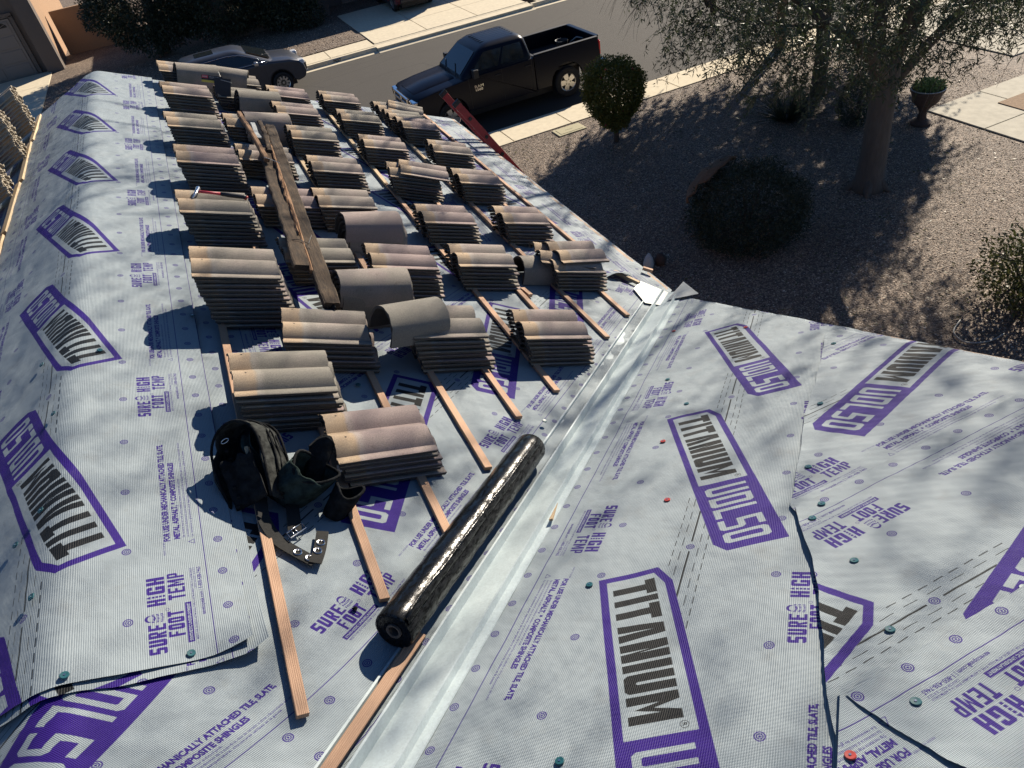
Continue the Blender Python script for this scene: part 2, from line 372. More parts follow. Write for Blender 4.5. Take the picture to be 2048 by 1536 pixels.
def target(r, q):
    fill(purple, [disc(r, q, .0150), disc(r, q, .0115)]); fill(purple, [disc(r, q, .0090), disc(r, q, .0060)]); fill(purple, [disc(r, q, .0033, 10)])
# targets
for kk in range(8):
    for q in (-.585, .585): target(-.03+.15625*kk, q)
for kk in range(4):
    for q in (-.292, .300): target(-.03+.3125*kk, q)
for kk in (0, 3): target(.125+.3125*kk, 0)
for q in (-.534, .534): fill(purple, [rect(0, q-.0018, PR, q+.0018)])
for (ra, rb) in ((-.16, .085), (-.42, -.22)): fill(dark, [rect(ra, -.003, rb, .003)])
for q, ph, ln, gp in ((.030, 0, .05, .035), (.056, .03, .035, .022), (-.030, .02, .05, .035), (-.056, .01, .035, .022)):
    r = -.52+ph
    while r < .1+q*3: fill(dark, [rect(r, q-.0014, r+ln, q+.0014)]); r += ln+gp
# logo box
ca, sa = math.cos(R(19.4)), math.sin(R(19.4))
def xb(p): return (p[0]*ca-p[1]*sa, -.293+p[0]*sa+p[1]*ca)
outer = [(0, 0), (0, .212), (.085, .25), (1.167, .25), (1.167, .038), (1.116, 0)]
for m_, v_ in ((dark, False),): fill(m_, [[xb(p) for p in outer]], v_)
fill(purple, [[xb(p) for p in outer]])
fill(purple, [[xb(p) for p in [(.026, .027), (.026, .194), (.092, .223), (.705, .223), (.705, .027)]]], False)
word(dark, 'TITANIUM', xb, .052, .660, .045, .192, w=.55, t=.235, gap=.085)
fill(dark, [[xb(p) for p in disc(.682, .19, .0125)], [xb(p) for p in disc(.682, .19, .0105)]]); fonttext(dark, 'R', xb, .677, .688, .184, .197)
word(purple, 'UDL50', xb, .742, 1.128, .042, .205, False, w=.52, t=.15, gap=.15)
# text blocks on both edges
def block(xf):
    W = purple
    word(W, 'SURE', xf, -.484, -.368, -.398, -.347, t=.21)
    for i in range(6):
        fill(W, [[xf((-.362+i*.0062, -.395+j*.0125+(.003 if i in (0, 5) else 0)+(i % 2)*.002)) if False else xf(p) for p in rect(-.360+i*.0060, -.394+j*.0125+abs(i-2.5)*.0012, -.3565+i*.0060, -.387+j*.0125+abs(i-2.5)*.0012)] for j in range(3)])
    fill(W, [[xf(p) for p in disc(-.343, -.352, .014, 14)], [xf(p) for p in disc(-.343, -.358, .012, 14)]])
    word(W, 'FOOT', xf, -.428, -.325, -.452, -.404, t=.21)
    fill(W, [[xf(p) for p in disc(-.315, -.405, .006, 12)], [xf(p) for p in disc(-.315, -.405, .0045, 12)]])
    word(W, 'H', xf, -.294, -.266, -.402, -.347, t=.21); word(W, 'GH', xf, -.243, -.171, -.402, -.347, t=.21)
    fill(W, [[xf(p) for p in [(-.262, -.358), (-.249, -.358), (-.2555, -.344)]]])
    for j in range(4): fill(W, [[xf(p) for p in rect(-.2595, -.370-j*.0105, -.2515, -.362-j*.0105)]])
    word(W, 'TEMP', xf, -.279, -.163, -.462, -.410, t=.20)
    fill(W, [[xf(p) for p in rect(-.461, -.476, -.298, -.457)]]); fonttext(W, 'SYNTHETIC UNDERLAYMENT', xf, -.455, -.304, -.4715, -.462, .03, False)
    fonttext(W, 'MEETS OR EXCEEDS ASTM D226 TYPE II, ASTM D4869 TYPE IV & ASTM D8257', xf, -.455, -.15, -.488, -.481, .01)
    fonttext(W, 'CAN/CSA A220.1 & A123.3', xf, -.245, -.15, -.4975, -.4905, .01)
    fonttext(W, 'eavetopeak.com | 1-800-438-7465', xf, -.362, -.15, -.515, -.502, .02)
    fonttext(W, 'FOR USE UNDER MECHANICALLY ATTACHED TILE, SLATE,', xf, -.008, .555, -.429, -.409, .055)
    fonttext(W, 'METAL, ASPHALT, & COMPOSITE SHINGLES', xf, -.004, .432, -.462, -.442, .055)
    fonttext(W, 'Slip resistance may vary with surface conditions, weather, footwear and roof pitch.', xf, 0, .33, -.478, -.4695, .01)
    fonttext(W, 'La resistencia al deslizamiento puede variar de acuerdo a las condiciones de la superficie, tipo de calzado o clima y la pendiente del techo', xf, 0, .56, -.492, -.4835, .01)
    fonttext(W, 'La resistance au glissement peut dependre de la temperature, chaussures utilises et la pente', xf, 0, .50, -.506, -.4975, .01)
    tri = [(-.036, -.508), (-.012, -.508), (-.024, -.486)]; tri2 = [(-.0325, -.506), (-.0155, -.506), (-.024, -.4905)]
    fill(W, [[xf(p) for p in tri], [xf(p) for p in tri2]])
    fonttext(W, 'ABOUT YOUR RISK', xf, -.075, -.01, -.412, -.405, .01)
block(lambda p: (p[0], p[1]))
block(lambda p: (-.214-p[0], -p[1]))
pm = purple.reshape(IH, SS, IW, SS).mean((1, 3)); dm = dark.reshape(IH, SS, IW, SS).mean((1, 3))
img = bpy.data.images.new('roll_print', IW, IH, alpha=False); img.colorspace_settings.name = 'Non-Color'
buf = np.ones((IH, IW, 4), np.float32); buf[..., 0] = pm; buf[..., 1] = dm; buf[..., 2] = 0
img.pixels.foreach_set(buf.ravel()); img.update(); img.pack()

k = NB('membrane'); uv = k.co('UV')
tx = k.n('TexImage'); tx.image = img; tx.interpolation = 'Linear'; tx.extension = 'REPEAT'; k.l(uv, tx.inputs[0])
sc = k.n('SeparateColor'); k.l(tx.outputs[0], sc.inputs[0]); pmk, dmk = sc.outputs[0], sc.outputs[1]
mp = k.n('Mapping'); k.l(uv, mp.inputs[0]); mp.inputs['Scale'].default_value = (PR, 2*QH, 1); met = mp.outputs[0]; mx_, my_, _ = k.sep(met)
def grid(sp, ax): return k.math('ABSOLUTE', k.math('SINE', k.math('MULTIPLY', ax, PI/sp)))
g1, g2 = grid(.0042, mx_), grid(.0060, my_)
lines = k.math('MAXIMUM', k.ramp(g1, [(.0, 1.), (.25, 0.)]), k.ramp(g2, [(.0, 1.), (.22, 0.)]))
pillow = k.math('MULTIPLY', g1, g2)
dirt = k.noise(met, 2.3, 5, .65); fine = k.noise(met, 60, 3)
scuff = k.noise(k.co('UV', (3, 9, 1)), 6, 5, .7)
base = k.mix(dirt, (.225, .270, .298), (.292, .340, .362))
base = k.mix(k.ramp(k.noise(met, 7, 5, .7), [(.54, 0.), (.78, .38)]), base, (.18, .175, .155))
base = k.mix(k.ramp(k.vor(met, 4.5), [(.012, .8), (.02, 0.)]), base, (.04, .035, .03))
col = k.mix(pmk, base, (.030, .010, .165)); col = k.mix(dmk, col, (.010, .011, .012))
wear = k.ramp(scuff, [(.60, 0.), (.8, .18)]); ink = k.math('MAXIMUM', pmk, dmk); col = k.mix(k.math('MULTIPLY', wear, ink), col, (.17, .16, .20))
col = k.mix(k.math('MULTIPLY', lines, .30), col, (.09, .10, .11))
bfac = k.n('NewGeometry').outputs['Backfacing']; col = k.mix(bfac, col, (.015, .015, .017))
wr = k.noise(met, 11, 3); wr2 = k.noise(met, 3.1, 3)
wr3 = k.n('TexWave', wave_type='BANDS', bands_direction='DIAGONAL'); k.l(met, wr3.inputs[0]); wr3.inputs['Scale'].default_value = 2.2; wr3.inputs['Distortion'].default_value = 14; wr3.inputs['Detail'].default_value = 3; wr3.inputs['Detail Scale'].default_value = .7; nn = k.bump(wr2, .028, .9); nn = k.bump(wr3.outputs[1], .0035, .8, nn); nn = k.bump(wr, .006, .8, nn); nn = k.bump(pillow, .0013, 1., nn); nn = k.bump(fine, .0004, .6, nn)
rg = k.mix(ink, (.50, .50, .50), (.42, .42, .42)); rg = k.mix(k.ramp(dirt, [(.3, 0.), (.8, .4)]), rg, (.62, .62, .62))
sp_ = k.math('SUBTRACT', .32, k.math('MULTIPLY', ink, .17)); k.fin(col, rg, nn, spec=sp_)

def sheet(name, rows, cols, fpos, fuv, label, group='roof underlayment sheets', parent=None, amp=.003, seed=0, lift=None):
    """fpos(u,v)->(p,q,h) plane coords handled by caller through closure returning Vector; fuv(u,v)->(r,q)"""
    V = []; UV = []
    for j in range(rows+1):
        for i in range(cols+1):
            V.append(tuple(fpos(i/cols, j/rows))); UV.append(fuv(i/cols, j/rows))
    F = [(j*(cols+1)+i, j*(cols+1)+i+1, (j+1)*(cols+1)+i+1, (j+1)*(cols+1)+i) for j in range(rows) for i in range(cols)]
    me = bpy.data.meshes.new(name); me.from_pydata(V, [], F); me.materials.append(MATS['membrane'])
    ul = me.uv_layers.new(name='UVMap'); idx = [0]*len(me.loops); me.loops.foreach_get('vertex_index', idx)
    flat = []
    for i in idx:
        r, q = UV[i]; flat += [r/PR, (q+QH)/(2*QH)]
    ul.data.foreach_set('uv', flat); me.polygons.foreach_set('use_smooth', [True]*len(F)); me.update()
    p0 = me.polygons[len(F)//2]
    if p0.normal.z < 0: me.flip_normals()
    o = link(name, me, parent)
    if label: tag(o, label, 'underlayment', group)
    return o
from mathutils import noise as mn
def wob(a, b, seed, amp, f=4.):
    return amp*(mn.noise(Vector((a*f, b*f, seed)))+.5*mn.noise(Vector((a*f*2.7, b*f*2.7, seed+9))))
def lerpl(pts, t):      # piecewise linear interpolation of (t, value)
    if t <= pts[0][0]: return pts[0][1]
    for (a, x), (b, y) in zip(pts, pts[1:]):
        if t <= b: return x+(y-x)*(t-a)/(b-a)
    return pts[-1][1]
def vyA(a): return a/CC+KV           # valley y on A for a given a
YF = 9.262
# eave sheet H1
def fh(a0, a1, h, seed, amp, mid, rsign=-1, r0=0., y1=YF):
    ylo = lambda a: max(vyA(a)-.05, .3)
    def fp(u, v):
        a = a0+(a1-a0)*u; y = ylo(a)+(y1-ylo(a))*v; e = 0
        if a1 > 3 and a > 2.99: e = -.006
        return PA(a, y, h+wob(a, y, seed, amp)+amp+e)
    def fu(u, v):
        a = a0+(a1-a0)*u; y = ylo(a)+(y1-ylo(a))*v
        return (r0-y, a-mid) if rsign < 0 else (r0+y, mid-a)
    return fp, fu
fp, fu = fh(1.72, 3.05, .003, 1, .0025, 2.36, -1, .3); sheet('underlayment_sheet', 190, 30, fp, fu, 'grey printed underlayment strip running along the eave above the gravel yard')
fp, fu = fh(.62, 1.93, .0085, 2, .0025, 1.30, -1, 1.05); sheet('underlayment_sheet', 190, 30, fp, fu, 'grey printed underlayment strip under the middle columns of tile stacks')
fp, fu = fh(-.80, .80, .014, 3, .0025, .16, 1, .35); sheet('underlayment_sheet', 190, 30, fp, fu, 'grey printed underlayment strip under the tile stacks nearest the ridge')
# valley sheet on A
cM, sM = math.cos(R(42)), math.sin(R(42))
def M2ay(s, w_):
    w2 = w_-(0 if s > -2.2 else (s+2.2)**2*.17)
    return 1.6+s*cM+w2*sM, 3.1+s*sM-w2*cM
def fpM(u, v):
    s = -3.75+(5.25)*v; w_ = -1.14+1.50*u
    a, y = M2ay(s, w_)
    ly = vyA(a)+.03
    if y < ly: y = ly
    h = .020+wob(a, y, 5, .003)+.003
    if a > EAVE: a = EAVE
    return ridge_pos(a, y, h)
def fuM(u, v):
    s = -3.75+(5.25)*v; w_ = -1.14+1.50*u
    return (-.953-s-.06*min(1, max(0, (-2.0-s)/.7)), w_+.534)
sheet('underlayment_sheet', 130, 34, fpM, fuM, 'grey printed underlayment lying askew along the left side of the metal valley')
# ridge sheet (two lips at the near end), draped over the ridge
for li, (h0, yo, lab) in enumerate(((.0265, -.03, 'lower of the two underlayment lips folded over the ridge at the lower left'), (.0325, 0, 'grey printed underlayment strip draped over the ridge with five purple logo boxes'))):
    def fpR(u, v, h0=h0, yo=yo, li=li):
        a = -1.90+1.31*u+(.045 if li == 0 else 0)*u
        yl = lerpl([(-1.9, 1.60), (-1.25, 1.549), (-.95, 1.526), (-.70, 1.522), (-.60, 1.535), (-.54, 1.552)], a)+yo+(.0 if li else wob(a, 0, 3, .02))
        y = yl+(YF-yl)*v if li else yl+.8*v
        am = .006 if a < -1.2 else .003
        h = h0+wob(a, y, 7, am, 5)+am
        if li and a > -1.75: h += .005*max(0, math.sin((a+1.4)*2.3+y*1.3))*max(0, (1-(y-1.5)))if y < 2.5 else 0
        lf = max(0, (a+.80)/.24)**2*max(0, 1-(y-yl)/.28)**2; h += (.045+.012*li)*lf
        h += .005*max(0, 1-(y-yl)/.06)*(1+math.sin(a*14+li*2))*.5
        q = ridge_pos(a, y, h); return q
    def fuR(u, v, yo=yo, li=li):
        a = -1.90+1.31*u; yl = lerpl([(-1.9, 1.60), (-1.25, 1.549), (-.95, 1.526), (-.70, 1.522), (-.60, 1.535), (-.54, 1.552)], a)+yo
        y = yl+(YF-yl)*v if li else yl+.8*v
        return (y-2.055 if li else y-1.52, -(a+1.229))
    sheet('underlayment_sheet', 300 if li else 30, 56, fpR, fuR, lab)
# far slope base sheet
def fpL(u, v): d = .55+3.4*u; y = .3+(YF-.3)*v; return PP(d, y, .010+wob(d, y, 11, .004)+.004)
sheet('underlayment_sheet', 60, 30, fpL, lambda u, v: (v*9, u*1.2-.6), 'grey underlayment on the far slope under the row of upright tile stacks')
# B side: valley sheet
VD = Vector((.67828, .67828, -.28262)); WD = Vector((.73480, -.62610, .26088)); OB = Vector((1.1918, 2.6743, -2.75096+CAMZ)); nBv = Vector((0, T_/CC, 1/CC))
def fpV(u, v):
    s = -4.2+6.3*v; w_ = .04+1.42*u
    p = OB+VD*s+WD*w_
    h = .004+wob(s, w_, 21, .005)+.005
    x = p.x
    if x > 2.69: p = p+WD*((2.69-x)/WD.x)
    if p.x > 2.69: p.x = 2.69
    return p+nBv*h
sheet('underlayment_sheet', 170, 42, fpV, lambda u, v: (1.016-(-4.2+6.3*v), .04+1.42*u-.845), 'grey printed underlayment right of the metal valley with three purple logo boxes')
def bsheet(b0, b1, left, h, seed, amp, ruv, lab, n=150, m=110, curl=.0):
    def pq(u, v):
        b = b0+(b1-b0)*v; xl = lerpl(left, b)+.012*mn.noise(Vector((b*9, seed, 0))); xr = 2.70
        return xl+(xr-xl)*(u**1.25), b, xl
    def fp(u, v):
        x, b, xl = pq(u, v)
        hh = h+wob(x, b, seed, amp)+amp
        hh += .0011*(1+math.sin((x*.75+b*.95)*130+3*mn.noise(Vector((x*2, b*2, seed)))))*max(0, .5+mn.noise(Vector((x*2.3, b*2.3, seed+5))))
        hh += .55*curl*math.exp(-(x-xl)/.035)*(.35+.65*max(0, mn.noise(Vector((b*4.5, seed, 3)))+.25))
        if x > 2.64: hh -= .25*(x-2.64)
        return PB(x, b, hh)
    return sheet('underlayment_sheet', n, m, fp, lambda u, v: ruv(*pq(u, v)[:2]), lab)
bsheet(1.19, 2.50, [(1.19, 1.285), (1.315, 1.325), (1.584, 1.60), (1.843, 1.85), (1.947, 1.974), (2.23, 2.289), (2.5, 2.56)], .011, 31, .004,
       lambda x, b: (1.024+1.831-x, 1.82-b), 'grey printed underlayment with an upside down logo box nearest the lower rake edge', curl=.016)
bsheet(.42, 1.285, [(.42, .72), (.583, .821), (.693, .913), (.893, 1.076), (1.02, 1.164), (1.195, 1.262), (1.285, 1.33)], .019, 32, .004,
       lambda x, b: (-.14+1.22-x, .667-b), 'rippled grey underlayment course with a cut logo corner at its left end', curl=.016)
bsheet(-1.0, .555, [(-1, 1.25), (-.3, 1.12), (.1, .965), (.3, .885), (.42, .862), (.50, .852), (.545, .850), (.555, .90)], .034, 33, .005,
       lambda x, b: (-.096+.932-x, -.06-b), 'uppermost underlayment course with large upside down lettering at the lower right', curl=.012)
# small patch under the last course
def fpPa(u, v):
    x0 = lerpl([(0, .66), (.45, .645), (1, .86)], v); x = x0+(.98-x0)*u; b = .18+.395*v-.05*(1-v)*u
    hh = .0295+wob(x, b, 40, .002)+.002+.016*math.exp(-(x-x0)/.04)*(1-v*.6)+.004*v; return PB(x, b, hh)
def fuPa(u, v):
    x0 = lerpl([(0, .66), (.45, .645), (1, .86)], v); x = x0+(.98-x0)*u; b = .18+.395*v-.05*(1-v)*u; return (-.096+.932-x, -.06-b)
sheet('underlayment_sheet', 24, 20, fpPa, fuPa, 'small loose underlayment patch with a red cap at the bottom of the picture')

# ------------------------------------------------------------------ own house below the roof
TH = .035
m = MB()
def slab(pts, up, t=.05):
    P = [Vector(p) for p in pts]; n = len(P); V = [p for p in P]+[p-Vector((0, 0, t)) for p in P]
    m.add(V, [tuple(range(n)), tuple(range(n, 2*n))[::-1]]+[(i, (i+1) % n, n+(i+1) % n, n+i) for i in range(n)])
HOUSE = empty('house_under_repair', (0, 0, 0)); tag(HOUSE, 'tan stucco house whose stripped roof fills the foreground', 'house')
slab([PA(AR, .35), PA(EAVE, vyA(EAVE)), PA(EAVE, YF), PA(AR, YF)], 1); slab([PP(0, .35), PP(0, YF), PP(4.2, YF), PP(4.2, .35)], 1)
VB = [Vector((XR, .35, ZR)), Vector((2.70, 4.10, ZB-T_*4.10)), Vector((2.70, -3, ZB+T_*3)), Vector((XR, -3, ZB+T_*3))]
slab(VB, 1); m.obj('roof_deck', 'fascia', HOUSE)
m = MB(); m.box((-1.3, 4.75, 1.75), (7.3, 8.6, 3.2)); m.box((.8, -1.0, 1.7), (3.4, 5, 3.2)); m.obj('wall', 'stucco', HOUSE)
m = MB(); m.box((EAVE/CC-.03, (4.15+YF)/2, Z0-EAVE*T_/CC-.13), (.04, YF-4.15, .19)); m.obj('fascia_board', 'fascia', HOUSE)
m = MB()
m.add([(2.66, y, ZB-T_*y-z) for y, z in ((-3, .02), (4.1, .02), (4.1, .2), (-3, .2))]+[(2.70, y, ZB-T_*y-z) for y, z in ((-3, .02), (4.1, .02), (4.1, .2), (-3, .2))],
      [(0, 1, 2, 3), (7, 6, 5, 4), (0, 4, 5, 1), (2, 6, 7, 3), (1, 5, 6, 2), (0, 3, 7, 4)]); m.obj('rake_board', 'fascia', HOUSE)

# ------------------------------------------------------------------ valley flashing
k = NB('galvanized'); v = k.co(); n = k.noise(v, 9, 4); sp = k.vor(v, 160, out='Color'); ss_ = k.n('SeparateColor'); k.l(sp, ss_.inputs[0])
c = k.mix(n, (.37, .445, .465), (.45, .515, .525)); c = k.mix(k.math('MULTIPLY', ss_.outputs[0], .25), c, (.22, .25, .26))
c = k.mix(k.ramp(k.noise(v, 55, 5, .7), [(.66, 0.), (.74, .7)]), c, (.16, .12, .09))
k.fin(c, .62, k.bump(k.noise(v, 5, 2), .01), metal=.0, spec=.4)
prof = [(.0895, .022), (.0885, .038), (.0825, .038), (.0815, .021), (.060, .020), (.0085, .020), (.0065, .058), (.0015, .058), (-.010, .0190), (-.114, .0180), (-.120, .0185), (-.1225, .041), (-.1275, .041), (-.1375, .0165), (-.168, .0150), (-.1705, .010)]
FL = empty('valley_flashing'); tag(FL, 'long pale galvanized metal channel lying in the roof valley', 'metal flashing')
V = []; NS = 90
for i in range(NS+1):
    x = -1.02+(2.66+1.02)*i/NS; y = x+KV; z = Z0-T_*x; base_ = Vector((x, y, z))
    for (p, h) in prof:
        d = Vector((-1, 1, 0)).normalized()*p; q = base_+d
        zz = (Z0-T_*q.x) if p > 0 else (ZB-T_*q.y)
        V.append((q.x, q.y, zz+h*1.08+.002*mn.noise(Vector((x*3, p*8, 0)))))
npf = len(prof); m = MB(); m.add(V, [(i*npf+j, i*npf+j+1, (i+1)*npf+j+1, (i+1)*npf+j) for i in range(NS) for j in range(npf-1)])
o = m.obj('channel', 'galvanized', FL); sm = o.modifiers.new('thick', 'SOLIDIFY'); sm.thickness = .0015; sm.offset = 1
# pale plate at the foot of the valley
m = MB(); V = [PA(2.60, 4.10, .040), PA(2.76, 4.24, .040), PA(2.90, 4.03, .042), PA(2.74, 3.80, .040), PA(2.55, 3.86, .040)]
m.add(V+[p-Vector((0, 0, .002)) for p in V], [(0, 1, 2, 3, 4), (9, 8, 7, 6, 5)]+[(i, (i+1) % 5, 5+(i+1) % 5, 5+i) for i in range(5)])
tag(m.obj('metal_plate', 'pale_metal'), 'flat pale metal plate at the foot of the valley channel', 'metal plate')
m = MB(); V = [PB(2.55, 4.15, .03), PB(2.82, 4.32, .07), PB(2.74, 4.00, .03)]
m.add(V+[p-Vector((0, 0, .002)) for p in V], [(0, 1, 2), (5, 4, 3), (0, 1, 4, 3), (1, 2, 5, 4), (2, 0, 3, 5)])
tag(m.obj('metal_flap', 'pale_metal'), 'pointed pale metal corner poking past the roof edge beside the valley', 'metal flap')

# ------------------------------------------------------------------ battens
BW, BT = .038, .019
def batten(a, y0, y1, h, mat, label, skew=0., grp='battens nailed along the roof', t=BT, w=BW):
    m = MB(); L = y1-y0; m.box((0, 0, t/2), (w, L, t))
    o = m.obj('batten', mat, None, bevel=.002); mm = matA(a, (y0+y1)/2, h, math.atan(skew)); o.matrix_world = mm
    return tag(o, label, 'batten', grp)
HB = .019
batten(-.475, 1.245, 3.9, .033, 'wood_batten', 'reddish batten under the tool belt, first batten from the ridge', -.012)
BAT = [(-.137, 1.60, 8.9, 'second batten from the ridge, ending left of the roll'), (.205, 1.85, 8.9, 'third batten from the ridge, running under the black roll'),
       (.535, 2.22, 8.9, 'fourth batten from the ridge, ending just above the black roll'), (.865, 2.58, 8.9, 'fifth batten from the ridge, ending past the tip of the roll'),
       (1.208, 2.79, 8.9, 'sixth batten from the ridge, ending below the middle of the valley'), (1.555, 3.10, 8.9, 'seventh batten from the ridge, just left of the valley channel'),
       (1.90, 3.36, 8.9, 'eighth batten from the ridge, long end near the upper valley'), (2.26, 3.66, 8.9, 'ninth batten from the ridge, second from the eave')]
for i, (a, y0, y1, lab) in enumerate(BAT):
    cuts = [y0, y0+1.1+.5*(i % 3), y0+3.4+.3*(i % 2), y1]
    for j in range(3):
        sk = random.uniform(-.004, .004); pos = ['nearest', 'middle', 'farthest'][j]
        batten(a+random.uniform(-.004, .004)*j, cuts[j]+.006, cuts[j+1]-.006 if j < 2 else y1, HB+.008, 'wood_batten' if j < 2 else 'wood_pale', f'{pos} piece of the {lab}', sk)
for j, (y0, y1) in enumerate(((5.05, 6.3), (6.31, 7.75), (7.76, 9.2))):
    batten(2.585, y0, y1, .012, 'wood_batten', ['nearest', 'middle', 'farthest'][j]+' length of the eave batten beside the bare strip', .004*(-1)**j)
for j, (y0, y1) in enumerate(((5.2, 6.05), (6.08, 7.15), (7.18, 8.3), (8.32, 9.2))):
    m = MB(); m.box((0, 0, .0125), (.05, y1-y0, .025)); o = m.obj('batten', 'wood_pale', None, bevel=.002); o.matrix_world = matP(.80-.02*j, (y0+y1)/2, .03, random.uniform(-.02, .02))
    tag(o, ['nearest', 'second nearest', 'third nearest', 'farthest'][j]+' pale batten on the far slope in front of upright tiles', 'batten', 'battens nailed along the roof')
def block_(a, y, l, yaw, label, mat='wood_batten'):
    m = MB(); m.box((0, 0, .0125), (.038, l, .025)); o = m.obj('wood_offcut', mat, None, bevel=.002); o.matrix_world = matA(a, y, .03, R(yaw)); tag(o, label, 'wood offcut', 'wood offcuts on the roof')
block_(2.985, 4.46, .085, 50, 'short reddish offcut on the roof edge above the pale stone')
block_(1.60, 4.02, .11, 8, 'short reddish offcut beside a batten left of the upper valley')
block_(2.66, 4.30, .24, 28, 'thin splintered strip of wood by the lifted membrane fold', 'wood_pale')
# loose batten lying in the valley
m = MB(); m.box((0, 0, .0125), (.040, 1.3, .021)); o = m.obj('batten', 'wood_batten', None, bevel=.003)
p0 = PA(-.155, 1.345, .034); p1 = PA(-.93, .63, .034); dd = (p0-p1).normalized(); xx = dd.cross(nA).normalized(); zz = xx.cross(dd)
mm = Matrix((( xx.x, dd.x, zz.x), (xx.y, dd.y, zz.y), (xx.z, dd.z, zz.z))).to_4x4(); mm.translation = (p0+p1)/2; o.matrix_world = mm
tag(o, 'loose reddish batten lying in the valley beside the metal, below the roll', 'batten')
m = MB(); m.add([PB(.60, 1.905, .03), PB(.615, 1.90, .03), PB(.685, 2.01, .032), PB(.60, 1.905, .04), PB(.615, 1.90, .04), PB(.685, 2.01, .036)], [(0, 1, 2), (3, 5, 4), (0, 3, 4, 1), (1, 4, 5, 2), (2, 5, 3, 0)])
tag(m.obj('wood_wedge', 'wood_pale'), 'tiny pale wooden wedge on the right lip of the valley', 'wood wedge')

# ------------------------------------------------------------------ cap nails
def cap_mesh(mat):
    m = MB(); n = 20; rr = [(.0, .0045), (.003, .0045), (.0034, .0030), (.0115, .0034), (.0128, .0022), (.0132, .0)]
    V = [(0, 0, .0045)]; F = []
    for (r, z) in rr[1:]: V += [(r*math.cos(2*PI*i/n), r*math.sin(2*PI*i/n), z) for i in range(n)]
    for i in range(n): F.append((0, 1+i, 1+(i+1) % n))
    for kk in range(len(rr)-2):
        for i in range(n): F.append((1+kk*n+i, 1+kk*n+(i+1) % n, 1+(kk+1)*n+(i+1) % n, 1+(kk+1)*n+i))
    m.add(V, F); m.mi = [1 if i < n else 0 for i in range(len(F))]
    return m.mesh('nail_cap', [mat, 'steel'], 35)
CT, CR = cap_mesh('cap_teal'), cap_mesh('cap_red')
def cap(mw, label, me=CT):
    o = link('nail_cap', me, None, mw); return tag(o, label, 'cap nail', 'plastic cap nails')
cap(matA(-1.10, 1.562, .042), 'large teal cap nail at the lower left lip of the ridge sheet')
cap(matA(-.768, 1.549, .040), 'teal cap nail beside the small lettering on the lower lip')
cap(matP(.050, 2.33, .05), 'teal cap nail on the corner of the nearest logo box, at the ridge')
cap(matP(.035, 2.92, .05), 'teal cap nail on the upper corner of the white logo panel at the ridge')
cap(matP(.05, 1.92, .05), 'teal cap nail left of the thick ridge line near the fold')
cap(matP(.16, 2.25, .05), 'shaded teal cap nail left of the nearest logo box')
cap(matP(.15, 3.45, .05), 'shaded teal cap nail above the nearest logo box, past the ridge')
cap(matA(-1.03, 3.38, .042), 'teal cap nail at the tail of the crease above the nearest logo')
cap(matA(-.60, 3.72, .042), 'teal cap nail against the tall tile stack by the ridge')
cap(matA(.12, 2.98, .032), 'teal cap nail between the battens behind the front stack')
def cb(px, py, label, me=CT, h=.012): cap(matB(px, py, h), label, me)
cb(.553, 1.43, 'teal cap nail on the corner target of the large lower logo box')
cb(.17, .82, 'teal cap nail left of the large lower logo box')
cb(1.335, 1.83, 'teal cap nail in the pale area left of the middle logo box') if False else None
cb(1.04, 1.70, 'red cap nail low on the valley sheet beside small print', CR)
cb(1.30, 2.16, 'red cap nail level with the top of the middle logo box', CR)
cb(1.60, 2.42, 'teal cap nail above the middle logo box left of the dashes')
cb(1.72, 2.80, 'teal cap nail high on the valley sheet near the small lettering')
cb(2.20, 3.50, 'red cap nail near the rake edge above the top logo box', CR)
cb(2.45, 3.06, 'red cap nail at the rake edge right of the top logo', CR)
for i, (x, b, l) in enumerate(((1.545, 1.475, 'on the tall letter of the upside down pair'), (1.395, 1.235, 'first right of the sheet corner on the second course'), (1.315, 1.19, 'at the tip where two underlayment courses meet'),
                  (1.245, .93, 'on the rippled second course below the lettering'), (1.10, .655, 'on the purple logo corner of the second course'), (.955, .44, 'on the lowest course right of the torn edge'),
                  (1.95, 1.86, 'left of the upside down logo box'), (2.48, 2.35, 'near the rake beside the logo frame'), (1.46, .56, 'on the white panel at the right picture edge'))):
    cb(x, b, 'teal cap nail '+l, CT, .017 if b > 1.3 else .026 if b > .5 else .040)
cb(.735, .412, 'red cap nail on the small loose patch', CR, .042)
cap(matA(.98, 2.52, .052), 'dark cap nail stuck to the right lip of the valley metal', CT)

